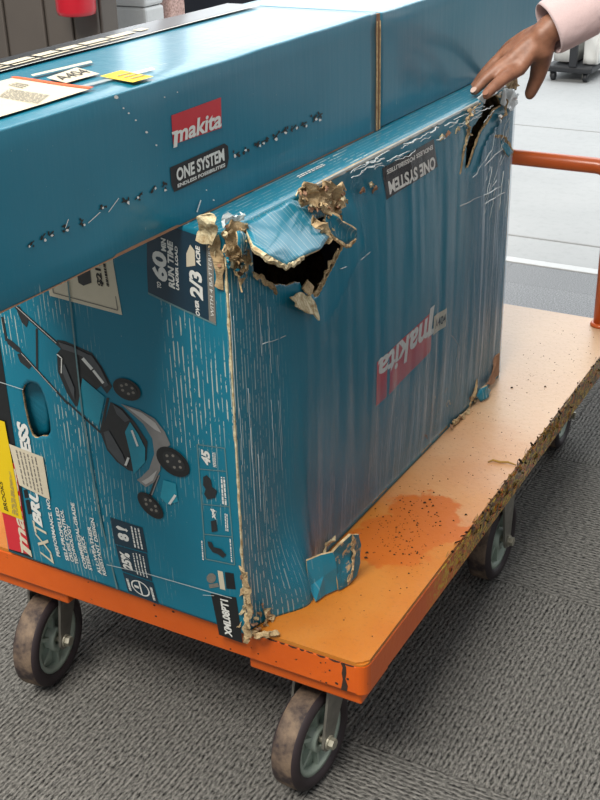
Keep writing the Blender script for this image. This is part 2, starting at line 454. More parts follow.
def letters(name, F, lines, mat, parent, off=OFF * 2, shear=.0, bold=.035):
    """lines: (string, quad of pixels: start-of-baseline, end-of-baseline, end-of-top, start-of-top)"""
    V, Fc = [], []
    for s, quad in lines:
        vs, fs = text_geo(s, shear, bold)
        q = [F.uv(*p) for p in quad]; k0 = len(V)
        for a, b in vs:
            u = (1 - b) * ((1 - a) * q[0][0] + a * q[1][0]) + b * ((1 - a) * q[3][0] + a * q[2][0])
            v = (1 - b) * ((1 - a) * q[0][1] + a * q[1][1]) + b * ((1 - a) * q[3][1] + a * q[2][1])
            V.append(F.P(u, v, off))
        Fc += [tuple(i + k0 for i in f) for f in fs]
    return frompy(name, V, Fc, mat, parent)
def logo_word(F, quad, mat, parent, off=OFF * 2):
    o = letters('logo_lettering', F, [('makita', quad)], mat, parent, off, shear=.16, bold=.028)
    def inq_(a, b): return tuple((1 - b) * ((1 - a) * quad[0][i] + a * quad[1][i]) + b * ((1 - a) * quad[3][i] + a * quad[2][i]) for i in (0, 1))
    shapes('logo_swash', F, [[inq_(*p) for p in ((-.03, -.2), (.05, -.2), (.085, .5), (.085, .74), (-.045, .74), (-.03, .58), (.01, .56))]], mat, parent, off * 1.05)
    return o
def bars(name, F, quad, rows, mat, parent, off=OFF * 2, seed=1, fill=.55):
    """rows of short dashes standing for print too small to read; dashes run along quad's first edge"""
    rnd = random.Random(seed); V, Fc = [], []
    q = [F.uv(*p) for p in quad]
    def m(a, b):
        return F.P((1 - b) * ((1 - a) * q[0][0] + a * q[1][0]) + b * ((1 - a) * q[3][0] + a * q[2][0]),
                   (1 - b) * ((1 - a) * q[0][1] + a * q[1][1]) + b * ((1 - a) * q[3][1] + a * q[2][1]), off)
    for r in range(rows):
        b0 = (r + .5 - fill / 2) / rows; b1 = (r + .5 + fill / 2) / rows; a = 0
        while a < .97:
            w = rnd.uniform(.04, .16); e = min(1, a + w); k = len(V)
            V += [m(a, b0), m(e, b0), m(e, b1), m(a, b1)]; Fc.append((k, k + 1, k + 2, k + 3)); a = e + rnd.uniform(.012, .04)
    return frompy(name, V, Fc, mat, parent)

def torn(name, pts, mats, parent, crumple=.003, cuts=3, thick=.003, freq=60, seed=0, smooth=True):
    """a torn sheet: outline of 3D points -> subdivided, crumpled, given thickness with a raw cardboard rim"""
    bm = bmesh.new()
    vs = [bm.verts.new(p) for p in pts]
    cen = sum((Vector(p) for p in pts), Vector()) / len(pts)
    c = bm.verts.new(cen)
    for i in range(len(vs)): bm.faces.new((vs[i], vs[(i + 1) % len(vs)], c))
    bmesh.ops.subdivide_edges(bm, edges=bm.edges[:], cuts=cuts, use_grid_fill=True)
    bmesh.ops.triangulate(bm, faces=bm.faces[:])
    if len(mats) > 1 and smooth:
        inner = [v for v in bm.verts if not v.is_boundary]
        for _ in range(12): bmesh.ops.smooth_vert(bm, verts=inner, factor=.5, use_axis_x=True, use_axis_y=True, use_axis_z=True)
    for v in bm.verts:
        q = v.co * freq + Vector((seed * 3.1, seed * 1.7, 0))
        v.co += Vector((noise.noise(q), noise.noise(q + Vector((9, 0, 0))), noise.noise(q + Vector((0, 9, 0))))) * crumple
    bmesh.ops.recalc_face_normals(bm, faces=bm.faces)
    # make the sheet's front look at the open side
    n = sum((f.normal * f.calc_area() for f in bm.faces), Vector())
    if n.dot(CAM - cen) < 0: bmesh.ops.reverse_faces(bm, faces=bm.faces)
    ul = bm.loops.layers.uv.new('uv')
    for f in bm.faces:
        for lp in f.loops:
            q = lp.vert.co - BO; lp[ul].uv = (q.dot(BV), q.z - q.dot(BU))
    o = frombm(name, bm, mats, parent, smooth)
    md = o.modifiers.new('thickness', 'SOLIDIFY'); md.thickness = thick; md.offset = -1
    if len(o.data.materials) > 1: md.material_offset = 1; md.material_offset_rim = 1
    return o
def RP(px, py, n): return hit(px, py, BO - BU * n, -BU)          # a point n in front of the long face
def FP(px, py, n): return hit(px, py, BO - BV * n, -BV)          # a point n in front of the end face
def DP(px, py, n=.003): return hit(px, py, Vector((0, 0, DECK + n)), Z)

# ================================================================== the setting
SEAMX, SEAMY, TS = -0.10, 0.1425, 0.503
CARPET_END = 2.325
floor = empty('floor', kind='structure')
floor['label'] = 'grey ribbed carpet tiles with a pale concrete floor beyond them'
box('subfloor', (-7, -3.5, -.06), (5, 9, -.012), M_GROUT, floor, 0)
bm = bmesh.new(); bbox_bm(bm, (-TS / 2 + .0003, -TS / 2 + .0003, -.011), (TS / 2 - .0003, TS / 2 - .0003, 0), .0006, 1)
tile_me = bpy.data.meshes.new('carpet_tile'); bm.to_mesh(tile_me); bm.free(); tile_me.materials.append(M_CARPET)
pale_tile_me = tile_me.copy(); pale_tile_me.materials[0] = M_PALECARPET
for i in range(-7, 5):
    for j in range(-4, 5):
        y0 = SEAMY + j * TS
        if y0 > CARPET_END - .03: continue
        o = bpy.data.objects.new('carpet_tile', pale_tile_me if j >= 3 else tile_me); col.objects.link(o); o.parent = floor
        x0 = SEAMX + i * TS
        o.location = (x0 + TS / 2, y0 + TS / 2, 0)
        # quarter-turned like a chessboard
        along_x = (i + j) % 2 == 1 and not (i in (-1, -2) and j in (-2, -1, 0))
        o.rotation_euler = (0, 0, 0 if along_x else math.pi / 2)
        top = y0 + TS
        if top > CARPET_END:
            s = (CARPET_END - y0) / TS
            o.location.y = y0 + (CARPET_END - y0) / 2
            if along_x: o.scale.y = s
            else: o.scale.x = s
box('threshold_strip', (-7, CARPET_END + .001, -.011), (5, CARPET_END + .045, .004), M_STRIP, floor, .003)
ys = [CARPET_END + .047, 2.59, 4.135, 5.68, 7.2, 8.9]
for k in range(len(ys) - 1):
    for xa, xb in ((-7, -3.4), (-3.4, -.0), (.0, 2.6), (2.6, 5)):
        box('concrete_slab', (xa + .006, ys[k] + .006, -.011), (xb - .006, ys[k + 1] - .006, 0), M_CONC, floor, .004)

# ---- things behind on the left
lk = empty('metal_locker', 'shallow brown-grey metal locker with narrow doors behind the long teal carton', 'locker')
ly = 2.5
def px_at_y(px, py, y):
    d = pray(px, py); return CAM + d * ((y - CAM.y) / d.y)
lx = [px_at_y(q, 20, ly).x for q in (-30, 8, 48, 75.5, 102)]
lx0, lx1 = lx[0], lx[-1]
box('body', (lx0, ly, 0), (lx1, ly + .10, 1.9), M_LOCK, lk, .006)
for i in range(4):
    d = box('door', (lx[i] + .008, ly - .018, .06), (lx[i + 1] - .008, ly - .001, 1.86), M_LOCK, lk, .006)
    box('handle', (lx[i] + .03, ly - .034, .95), (lx[i] + .045, ly - .017, 1.07), M_STEEL, d, .003)
fe = empty('fire_extinguisher', 'red cylinder hanging on the front of the brown-grey locker', 'extinguisher')
c = px_at_y(77, 15, ly - .1); zz = c.z
bm = bmesh.new(); tube_pts(bm, [Vector((c.x, ly - .1, zz + q)) for q in (0, .004, .02, .36, .41, .44)], [.058, .068, .073, .073, .05, .022], 28)
frombm('cylinder', bm, M_REDT, fe, True)
box('valve', (c.x - .02, ly - .12, zz + .44), (c.x + .02, ly - .08, zz + .48), M_BLKPL, fe, .004)
tube('hose', [(c.x + .02, ly - .1, zz + .46), (c.x + .08, ly - .1, zz + .44), (c.x + .095, ly - .1, zz + .35), (c.x + .09, ly - .1, zz + .12)], .009, M_BLKPL, fe)
box('wall_bracket', (c.x - .03, ly - .034, zz + .12), (c.x + .03, ly - .0185, zz + .3), M_BLKPL, fe, .002)
# foam blocks, granite pillar, dark wall
for k in range(4):
    lo = px_at_y(118, 20, 3.1).x; hi = px_at_y(146, 20, 3.1).x
    b = box('foam_block', (lo - .25 + (k % 2) * .01, 3.1, k * .2), (hi, 3.24, k * .2 + .197), M_WFOAM, None, .012)
    tag(b, ['white foam block at the foot of the stack by the pink pillar', 'white foam block second from the floor in the stack by the pink pillar',
            'white foam block third from the floor in the stack by the pink pillar', 'topmost white foam block in the stack by the pink pillar'][k], 'foam block', 'stacked white foam blocks')
pa, pb = px_at_y(158, 10, 3.3).x, px_at_y(170, 8, 3.3).x
pl = empty('stone_pillar', 'pink speckled stone pillar beside the white foam blocks', 'pillar')
box('shaft', (pa, 3.3, .12), (pb, 3.42, 2.6), M_PINKST, pl, .01)
box('plinth', (pa - .02, 3.28, 0), (pb + .02, 3.44, .12), M_PINKST, pl, .01)
wl = tag(box('wall_left', (-7, 4.3, 0), (-2.2, 4.45, 1.0), M_DARKW, None, .0), kind='structure')

# ---- white bags on a dolly at the back right
dol = empty('black_dolly', 'low black dolly with an upright post standing on the pale concrete', 'dolly')
p0 = hit(548, 70, Vector((0, 0, 0)), Z); p1 = hit(593, 72, Vector((0, 0, 0)), Z)
yb = 5.15; xa, xb = px_at_y(545, 60, yb).x, px_at_y(592, 66, yb).x
box('platform', (xa, yb, .05), (xb, yb + .45, .085), M_BLKPL, dol, .01)
for cx, cy in ((xa + .04, yb + .04), (xb - .04, yb + .04), (xa + .04, yb + .4), (xb - .04, yb + .4)):
    bm = bmesh.new(); lathe_x(bm, [(-.012, .008), (-.012, .021), (-.008, .024), (.008, .024), (.012, .021), (.012, .008)], 20)
    bmesh.ops.translate(bm, verts=bm.verts, vec=(cx, cy, .025)); frombm('caster_wheel', bm, M_BLKPL, dol)
    box('caster_fork', (cx - .018, cy - .01, .02), (cx - .014, cy + .01, .05), M_STEEL, dol, .001)
xm = px_at_y(574, 50, yb).x
box('post', (xm - .02, yb - .012, .085), (xm + .02, yb + .02, .95), M_BLKPL, dol, .004)
def sack(name, lo, hi, seed, label):
    bm = bmesh.new(); bmesh.ops.create_cube(bm, size=1)
    bmesh.ops.subdivide_edges(bm, edges=bm.edges[:], cuts=7, use_grid_fill=True)
    for v in bm.verts:
        q = v.co * 2; n = q.normalized() * (abs(q.x) ** 4 + abs(q.y) ** 4 + abs(q.z) ** 4) ** .25
        c = q.lerp(n * .75, .3) / 2
        c += Vector((noise.noise(q * 1.5 + Vector((seed, 0, 0))), noise.noise(q * 1.5 + Vector((0, seed, 0))), 0)) * .05
        zc = max(-.5, min(.5, c.z))
        v.co = Vector([(lo[i] + hi[i]) / 2 + (c[i] if i < 2 else zc) * (hi[i] - lo[i]) for i in range(3)])
    zmin = min(v.co.z for v in bm.verts)
    for v in bm.verts: v.co.z += lo[2] - zmin
    o = frombm(name, bm, M_WBAG, None, True); return tag(o, label, 'bag', 'white bags on the dolly')
sack('white_bag', (xa + .02, yb + .03, .086), (xm - .0, yb + .42, .60), 1, 'taller white bag on the black dolly, on the sleeve side of its post')
sack('white_bag', (xm + .03, yb + .04, .086), (xb + .02, yb + .42, .36), 5, 'lower slumped white bag on the outer end of the black dolly')

# ================================================================== platform cart
cart = empty('platform_cart', 'orange steel platform cart with a worn deck on rubber casters', 'cart')
DW, DL = .72, 1.305
def rounded_rect(x0, x1, y0, y1, r, n=5):
    out = []
    for cx, cy, a0 in ((x1 - r, y0 + r, -90), (x1 - r, y1 - r, 0), (x0 + r, y1 - r, 90), (x0 + r, y0 + r, 180)):
        for k in range(n + 1):
            a = math.radians(a0 + 90 * k / n); out.append((cx + r * math.cos(a), cy + r * math.sin(a)))
    return out
def prism(name, outline, z0, z1, mats, parent, bevel=.003):
    bm = bmesh.new()
    lo = [bm.verts.new((x, y, z0)) for x, y in outline]; hi = [bm.verts.new((x, y, z1)) for x, y in outline]
    bm.faces.new(lo[::-1]); tp = bm.faces.new(hi)
    n = len(lo)
    for k in range(n): bm.faces.new((lo[k], lo[(k + 1) % n], hi[(k + 1) % n], hi[k]))
    if bevel: bmesh.ops.bevel(bm, geom=[e for e in tp.edges], offset=bevel, segments=2, affect='EDGES')
    return frombm(name, bm, mats, parent)
prism('deck_top', rounded_rect(-DW + .001, -.001, .001, DL - .001, .014), DECK - .006, DECK, M_DECK, cart, .003)
# skirt: four sides, the long one facing the camera with flaking yellow lettering
def skirt(name, lo, hi, mat): return box(name, lo, hi, mat, cart, .002)
zb, zt = DECK - .053, DECK - .0065
skirt('deck_skirt', (-DW + .012, 0, zb), (-.013, .006, zt), M_ORANGE)
skirt('deck_skirt', (-DW + .012, DL - .006, zb), (-.013, DL, zt), M_ORANGE)
skirt('deck_skirt', (-.006, .013, zb), (0, DL - .013, zt), M_ORSIDE)
skirt('deck_skirt', (-DW, .013, zb), (-DW + .006, DL - .013, zt), M_ORSIDE)
for cx, cy, a0 in ((-.014, .014, -90), (-.014, DL - .014, 0), (-DW + .014, DL - .014, 90), (-DW + .014, .014, 180)):
    o = [(cx + .0138 * math.cos(math.radians(a0 + 15 * k)), cy + .0138 * math.sin(math.radians(a0 + 15 * k))) for k in range(7)] + [(cx, cy)]
    prism('corner_cap', o, zb, zt, M_ORANGE, cart, 0)
def chip(pts):
    """bare dark metal where the front skirt has lost its paint; pts are (x, z below the deck)"""
    n = len(pts); V = [(x, -.0005, DECK - z) for x, z in pts] + [(x, .001, DECK - z) for x, z in pts]
    frompy('chipped_paint', V, [tuple(range(n)), tuple(range(n, 2 * n))[::-1]] + [(k, k + n, (k + 1) % n + n, (k + 1) % n) for k in range(n)], M_DIRT, cart)
chip([(-.037, .007), (-.031, .0066), (-.029, .012), (-.0285, .022), (-.030, .032), (-.0265, .043), (-.028, .0525), (-.037, .0525), (-.0355, .044), (-.034, .034), (-.0355, .024), (-.034, .014)])
xq = -.20
rq = random.Random(3)
while xq < -.035:
    L = rq.uniform(.006, .022); w = rq.uniform(.0008, .0024)
    chip([(xq, .0068), (xq + L, .0068), (xq + L * .8, .0068 + w * .7), (xq + L * .45, .0068 + w), (xq + L * .2, .0068 + w * .5)]); xq += L + rq.uniform(-.001, .006)
for k in range(16):
    xq, zq, rr_ = rq.uniform(-.35, -.02), rq.uniform(.012, .05), rq.uniform(.0008, .0022)
    chip([(xq + rr_ * math.cos(a) * rq.uniform(.6, 1.5), zq + rr_ * math.sin(a) * rq.uniform(.5, 1.2)) for a in [q * math.pi / 3 for q in range(6)]])
# cross members under the deck carrying the casters
box('cross_member', (-DW + .02, .012, DECK - .08), (-DW + .20, .10, DECK - .0535), M_ORANGE, cart, .003)
box('cross_member', (-.19, .012, DECK - .08), (-.012, .10, DECK - .0535), M_ORANGE, cart, .003)
box('cross_member', (-DW + .03, .58, DECK - .08), (-.03, .74, DECK - .0535), M_ORANGE, cart, .003)
box('cross_member', (-DW + .03, DL - .12, DECK - .08), (-.03, DL - .02, DECK - .0535), M_ORANGE, cart, .003)
# push handle
HX, HY, HZ, hr = -.046, 1.272, DECK + .351, .0165
pts = [Vector((HX, HY, DECK - .03)), Vector((HX, HY, HZ - .04))]
for k in range(1, 7):
    a = math.radians(15 * k); pts.append(Vector((HX - .04 + .04 * math.cos(a), HY, HZ - .04 + .04 * math.sin(a))))
pts2 = [Vector((-DW - p.x, p.y, p.z)) for p in pts][::-1]
tube('push_handle', pts + pts2, hr, M_TUBE, cart, 18)
for hx in (HX, -DW - HX):
    bm = bmesh.new(); tube_pts(bm, [Vector((hx, HY, DECK + .0005)), Vector((hx, HY, DECK + .006)), Vector((hx, HY, DECK + .008))], [.023, .022, .018], 18)
    frombm('handle_collar', bm, M_TUBE, cart, True)
# casters
WR, WW = .08, .045
def build_wheel(parent):
    bm = bmesh.new()
    w = WW / 2
    lathe_x(bm, [(-w + .006, .058), (-w, .064), (-w, .071), (-w + .006, .0795), (-w + .012, WR), (w - .012, WR), (w - .006, .0795), (w, .071), (w, .064), (w - .006, .058)], 48)
    for f in bm.faces:
        c = f.calc_center_median()
        if math.hypot(c.y, c.z) < .0782: f.material_index = 1
    wheel = frombm('wheel', bm, [M_RUB, M_RUBSIDE], parent)
    bm = bmesh.new()
    lathe_x(bm, [(-.017, .0505), (-.017, .0585), (.017, .0585), (.017, .0505), (.004, .049), (-.004, .049)], 40)
    lathe_x(bm, [(-.019, .010), (-.019, .021), (.019, .021), (.019, .010)], 24)
    for k in range(6):
        a = math.pi * k / 3
        r = bmesh.ops.create_cube(bm, size=1)
        for v in r['verts']:
            v.co = Vector((v.co.x * .026, v.co.y * .006, .0355 + v.co.z * .034))
            v.co.rotate(Euler((a, 0, 0)))
    lathe_x(bm, [(-.004, .02), (-.004, .051), (.004, .051), (.004, .02)], 32)
    frombm('wheel_hub', bm, M_HUB, wheel)
    return wheel
def caster(x, y, yaw, swivel=True):
    """wheel axle along local x; the swivel post stands behind the wheel (local +y)"""
    c = empty('caster'); c.parent = cart
    return c
def add_caster(x, y, yaw, swivel=True):
    M = Matrix.Translation((x, y, WR)) @ Matrix.Rotation(yaw, 4, 'Z')
    pieces = []
    off = .035 if swivel else 0
    topz = DECK - .08 - WR
    def put(o):
        pieces.append(o); o.matrix_local = M
    wheel = build_wheel(cart); put(wheel)
    bm = bmesh.new()
    for s in (-1, 1):
        xs = s * .029
        prof = [(-.014, -.004), (-.009, -.012), (0, -.016), (.009, -.012), (.014, -.004), (off + .026, topz - .034), (off + .026, topz - .010), (off - .026, topz - .010), (off - .03, topz - .03)]
        a = [bm.verts.new((xs - .002, y_, z_)) for y_, z_ in prof]; b = [bm.verts.new((xs + .002, y_, z_)) for y_, z_ in prof]
        bm.faces.new(a); bm.faces.new(b[::-1])
        for k in range(len(a)): bm.faces.new((a[k], b[k], b[(k + 1) % len(a)], a[(k + 1) % len(a)]))
    bbox_bm(bm, (-.031, off - .03, topz - .014), (.031, off + .03, topz - .009))
    bmesh.ops.recalc_face_normals(bm, faces=bm.faces)
    fork = frombm('fork', bm, M_STEEL, cart); put(fork)
    bm = bmesh.new()
    tube_pts(bm, [Vector((0, off, topz - .009)), Vector((0, off, topz - .004))], .032, 24)
    bbox_bm(bm, (-.045, off - .045, topz - .004), (.045, off + .045, topz), .001)
    pl = frombm('mounting_plate', bm, M_STEEL, cart); put(pl)
    bm = bmesh.new()
    tube_pts(bm, [Vector((-.036, 0, 0)), Vector((.038, 0, 0))], .005, 12)
    tube_pts(bm, [Vector((.0315, 0, 0)), Vector((.0345, 0, 0))], .011, 20)
    tube_pts(bm, [Vector((.0345, 0, 0)), Vector((.042, 0, 0))], .0085, 6)
    ax = frombm('axle_bolt', bm, M_ZINC, fork)
add_caster(-.112, .045, -.06)
add_caster(-.61, .05, .15)
add_caster(-.061, .665, 0, False)
add_caster(-.66, .665, 0, False)
add_caster(-.11, 1.21, .05)
add_caster(-.61, 1.21, -.1)

# ================================================================== mower carton
carton = empty('mower_carton', 'battered teal mower carton in stretch wrap, its corners torn open, standing on the orange cart', 'carton')
def inside(pt, poly):
    x, y = pt; c = False
    for i in range(len(poly)):
        x1, y1 = poly[i]; x2, y2 = poly[i - 1]
        if (y1 > y) != (y2 > y) and x < (x2 - x1) * (y - y1) / (y2 - y1) + x1: c = not c
    return c
HOLE1 = [(250, 229), (342, 214), (340, 248), (331, 264), (321, 283), (312, 297), (303, 290), (293, 281), (282, 285), (272, 284), (262, 279), (253, 274)]
HOLE2 = [(489, 92), (497, 94), (501, 106), (495, 108), (488, 120), (480, 131), (474, 147), (468, 164), (464, 169), (466, 146), (472, 128), (480, 117), (483, 105)]
SLOT = [(23.5, 390), (26, 384), (32, 381), (38, 382), (43, 387), (47, 396), (50, 408), (52.5, 422), (53, 430), (50, 435), (44, 434.5), (38, 437.5), (34, 434), (30, 424), (26, 406)]
def panel(name, F, W, Hh, nu, nv, holes, mat, jag=.004, snap=.6):
    hs = [[F.uv(*p) for p in h] for h in holes]
    vs, uvs, fs = [], [], []
    for j in range(nv + 1):
        for i in range(nu + 1):
            u, v = W * i / nu, Hh * j / nv
            vs.append(F.P(u, v)); uvs.append((u, v))
    for j in range(nv):
        for i in range(nu):
            u, v = W * (i + .5) / nu, Hh * (j + .5) / nv
            q = Vector((u * 90, v * 90, 0)); jj = (u + jag * noise.noise(q), v + jag * noise.noise(q + Vector((5, 5, 5))))
            if any(inside(jj, h) for h in hs): continue
            k = j * (nu + 1) + i
            fs.append((k, k + 1, k + nu + 2, k + nu + 1))
    me = bpy.data.meshes.new(name); me.from_pydata([tuple(v) for v in vs], [], fs); me.update()
    bm = bmesh.new(); bm.from_mesh(me)
    ul = bm.loops.layers.uv.new('uv')
    bm.verts.ensure_lookup_table()
    for f in bm.faces:
        for lp in f.loops: lp[ul].uv = uvs[lp.vert.index]
    loose = [v for v in bm.verts if not v.link_faces]
    for v in bm.verts:                      # draw the cut edge onto its outline
        if not v.link_faces or not any(e.is_boundary for e in v.link_edges): continue
        u, w_ = uvs[v.index]; best = None
        for h in hs:
            for k in range(len(h)):
                (x1, y1), (x2, y2) = h[k - 1], h[k]; dx, dy = x2 - x1, y2 - y1
                tt_ = max(0, min(1, ((u - x1) * dx + (w_ - y1) * dy) / (dx * dx + dy * dy + 1e-12)))
                q = (x1 + dx * tt_, y1 + dy * tt_); d_ = math.hypot(q[0] - u, q[1] - w_)
                if best is None or d_ < best[0]: best = (d_, q)
        if best and best[0] < .006: v.co = F.P(u + (best[1][0] - u) * snap, w_ + (best[1][1] - w_) * snap)
    bmesh.ops.delete(bm, geom=loose, context='VERTS')
    if bm.faces[:]:
        f = bm.faces[:][0]
        f.normal_update()
        if f.normal.dot(F.n) < 0: bmesh.ops.reverse_faces(bm, faces=bm.faces[:])
    bm.to_mesh(me); bm.free()
    me.polygons.foreach_set('use_smooth', [True] * len(me.polygons))
    o = link(name, me, [mat, M_TAN], carton)
    md = o.modifiers.new('board', 'SOLIDIFY'); md.thickness = .004; md.offset = -1; md.material_offset = 1; md.material_offset_rim = 1
    return o
panel('end_panel', FF, BW, BH, 110, 145, [SLOT], M_FRONT, .0, 1.0)
panel('long_panel', FR, BL, BH, 235, 145, [HOLE1, HOLE2], M_SIDE)
panel('top_panel', FT, BW, BL, 24, 48, [], M_TOP)
FB = Face(BO + BV * BL, BU, Z, BV, lambda u, v: 0); FLB = Face(BO + BU * BW, BV, Z, BU, lambda u, v: 0)
panel('end_panel', FB, BW, BH, 12, 14, [], M_FRONT)
panel('long_panel', FLB, BL, BH, 20, 14, [], M_SIDE)
FBOT = Face(BO + Z * .0045, BU, BV, -Z, lambda u, v: 0)
panel('bottom_panel', FBOT, BW, BL, 6, 10, [], M_TOP)

# hand hole flap pushed in
fl = torn('hand_hole_flap', [FP(p[0], p[1], -.004 - .0006 * max(0, p[0] - 22)) for p in [(20, 391), (24, 382), (33, 378), (41, 382), (46, 396), (49, 415), (50, 436), (36, 441), (28, 431), (23, 410)]], [M_LONG, M_TAN], carton, .001, 2, .003)

# --- print on the end face (reads upwards)
pr = lambda *a, **k: patch(*a, **k)
# black strip along the far upright edge
aL = FF.uv(9.5, 550)[0]; aR = FF.uv(33, 556.5)[0]
bs = patch('black_strip', FF, [(min(BW - .001, aL), .004), (aR, .004), (aR, BH - .004), (min(BW - .001, aL), BH - .004)], M_BLACK, carton, n=(4, 20), raw=True)
rl = patch('logo_panel', FF, [(9.5, 548.5), (31, 554.5), (16, 463), (-8, 456)], M_RED, carton, off=OFF * 1.6)
logo_word(FF, [(30.3, 553), (16.5, 468), (5, 463), (19, 547)], M_CREAM, rl, OFF * 2.4)
yl = patch('yellow_label', FF, [(1.8, 511), (24.4, 519), (6, 421), (-17, 414)], M_YELLOW, carton, off=OFF * 3.4)
letters('label_lettering', FF, [('BROOKS', [(9.8, 510.5), (3.4, 481), (.2, 480), (5.6, 508.5)])], M_INK, yl, off=OFF * 4.2, bold=.01)
bars('label_lettering', FF, [(20.5, 515), (12, 470), (10.5, 470), (13.5, 512)], 4, M_GREYINK, yl, OFF * 4.2, 3, .35)
wl_ = patch('white_label', FF, [(20.7, 484), (52.7, 498), (45.7, 455), (10.2, 443)], M_CREAM, carton, off=OFF * 3)
bars('label_lettering', FF, [(24, 482), (16, 448), (40, 456), (47, 493)], 6, M_GREYINK, wl_, OFF * 3.8, 5, .3)
letters('logo_lettering', FF, [('LXT', [(55, 563.5), (46.5, 521), (34, 519), (42.5, 556)])], M_CREAM, carton, shear=.25, bold=.01)
letters('brand_lettering', FF, [('BRUSHLESS', [(45, 526.5), (29.5, 422), (17.8, 420), (35.5, 521)])], M_WHITE, carton, shear=.15, bold=.055)
letters('feature_lettering', FF, [
    ('PERFORMANCE. NO', [(62, 556), (51.6, 498), (48, 497), (58.3, 555)]),
    ('SELF-PROPELLED', [(71, 560), (61, 506), (57.4, 505), (67.3, 559)]),
    ('CRUISE CONTROL', [(75.8, 561.2), (65.8, 508), (62.2, 507), (72.2, 560)]),
    ('TECHNOLOGY', [(80.6, 563.6), (72.6, 523), (69, 522), (77, 562.5)]),
    ('COMMERCIAL-GRADE', [(89.3, 568), (77.2, 501), (73.5, 500), (85.5, 567)]),
    ('STEEL DECK', [(94.2, 569.6), (87, 533.6), (83.3, 532.5), (90.4, 568.5)]),
    ('ALL-WEATHER', [(103.6, 573.6), (94.2, 524), (90.5, 523), (99.8, 572.5)]),
    ('RESISTANT DESIGN', [(108.4, 574.8), (97.2, 516), (93.5, 515), (104.6, 573.7)])], M_WHITE, carton, bold=.03)
shapes('small_print', FF, [stroke((31.5, 513), (28.5, 499), 4), stroke((28, 497), (26.5, 489), 4)], M_BLACK, carton)
# dark data panels
q1 = [(118, 541.3), (150, 550.7), (145.3, 525.3), (113.3, 514.7)]
q2 = [(124.5, 569.3), (154, 580), (149.5, 551.6), (118.7, 542.4)]
q3 = [(128.8, 591.5), (159.2, 604.5), (154.7, 581.3), (124.6, 570.6)]
def inq(q, a, b):
    return ((1 - b) * ((1 - a) * q[0][0] + a * q[1][0]) + b * ((1 - a) * q[3][0] + a * q[2][0]), (1 - b) * ((1 - a) * q[0][1] + a * q[1][1]) + b * ((1 - a) * q[3][1] + a * q[2][1]))
def up_quad(q, a0, a1, b0, b1):
    """text quad reading upwards inside quad q: a across (left to right), b upwards"""
    return [inq(q, a1, b0), inq(q, a1, b1), inq(q, a0, b1), inq(q, a0, b0)]
d1 = patch('data_panel', FF, q1, M_NAVY, carton); d2 = patch('data_panel', FF, q2, M_NAVY, carton); d3 = patch('data_panel', FF, q3, M_NAVY, carton)
letters('panel_lettering', FF, [('8', up_quad(q1, .16, .5, .24, .52))], M_WHITE, d1, bold=.055)
A = lambda q, pts: [inq(q, *p) for p in pts]
shapes('arrow_icon', FF, [A(q1, [(.14, .70), (.22, .62), (.22, .67), (.45, .66), (.45, .61), (.52, .69), (.45, .77), (.45, .72), (.22, .73), (.22, .78)])], M_WHITE, d1, OFF * 2)
bars('panel_lettering', FF, up_quad(q1, .6, .92, .1, .92), 3, M_WHITE, d1, OFF * 2, 11, .45)
letters('panel_lettering', FF, [('25%', up_quad(q2, .10, .42, .18, .82))], M_WHITE, d2, bold=.055)
bars('panel_lettering', FF, up_quad(q2, .5, .92, .1, .92), 4, M_WHITE, d2, OFF * 2, 12, .35)
ring = []
for k in range(28):
    a0, a1 = 2 * math.pi * k / 28, 2 * math.pi * (k + 1) / 28
    ring.append([inq(q3, .5 + r * .30 * math.cos(a), .5 + r * .36 * math.sin(a)) for a, r in ((a0, 1), (a1, 1), (a1, .85), (a0, .85))])
shapes('dial_icon', FF, ring + [A(q3, [(.48, .2), (.53, .2), (.53, .8), (.48, .8)]), A(q3, [(.3, .44), (.45, .44), (.45, .56), (.3, .56)])], M_WHITE, d3, OFF * 2)
bars('panel_lettering', FF, up_quad(q3, .06, .16, .15, .75), 1, M_WHITE, d3, OFF * 2, 13, .8)
bars('panel_lettering', FF, up_quad(q3, .84, .94, .15, .75), 1, M_WHITE, d3, OFF * 2, 14, .8)
# outlined contents panel
def frame_lines(pts, w, close=True):
    n = len(pts); return [stroke(pts[k], pts[(k + 1) % n], w) for k in range(n if close else n - 1)]
oc = frame_lines([(198.5, 443.4), (225, 448), (235, 564.5), (207, 557.7)], 1.1) + [stroke((201, 468), (226, 471), 1), stroke((203, 503), (229.4, 506.5), 1), stroke((205.6, 533), (232, 536.5), 1)]
op = shapes('contents_panel', FF, oc, M_CREASE, carton)
letters('panel_lettering', FF, [('45', [(211.8, 465.5), (210.6, 449.8), (202.4, 448), (203.4, 462.5)])], M_WHITE, op, shear=.2, bold=.05)
letters('panel_lettering', FF, [('x4', [(216.8, 519), (216.2, 508), (211.6, 507.5), (212.2, 518)])], M_WHITE, op, shear=.2, bold=.055)
for q, r, s in (([(217.5, 467), (216.5, 452), (213, 451.5), (214, 466)], 3, 21), ([(228, 505), (226, 477), (221, 476), (222.5, 503)], 2, 22), ([(229.5, 531), (228.5, 513), (225, 512.5), (226, 530)], 2, 23), ([(233.5, 562), (231.8, 538), (229.8, 537.5), (231.5, 561)], 1, 24), ([(206, 559), (204.5, 539), (202.5, 538.5), (203.8, 558)], 1, 25)):
    bars('panel_lettering', FF, q, r, M_WHITE, op, OFF * 2, s, .6)
for pg in ([(204.5, 476), (208, 474), (212, 479), (213, 486), (218, 490), (216, 497), (209, 498.5), (205.5, 493), (207, 488), (204.5, 484)],
    [(212, 520), (217, 519), (218.5, 530), (213, 531)], [(209, 540), (213, 541), (215, 546), (222, 548), (227, 554), (224, 557), (219, 553), (214, 551), (210, 545)]):
    shapes('product_icon', FF, [pg], M_BAG, op, OFF * 2)
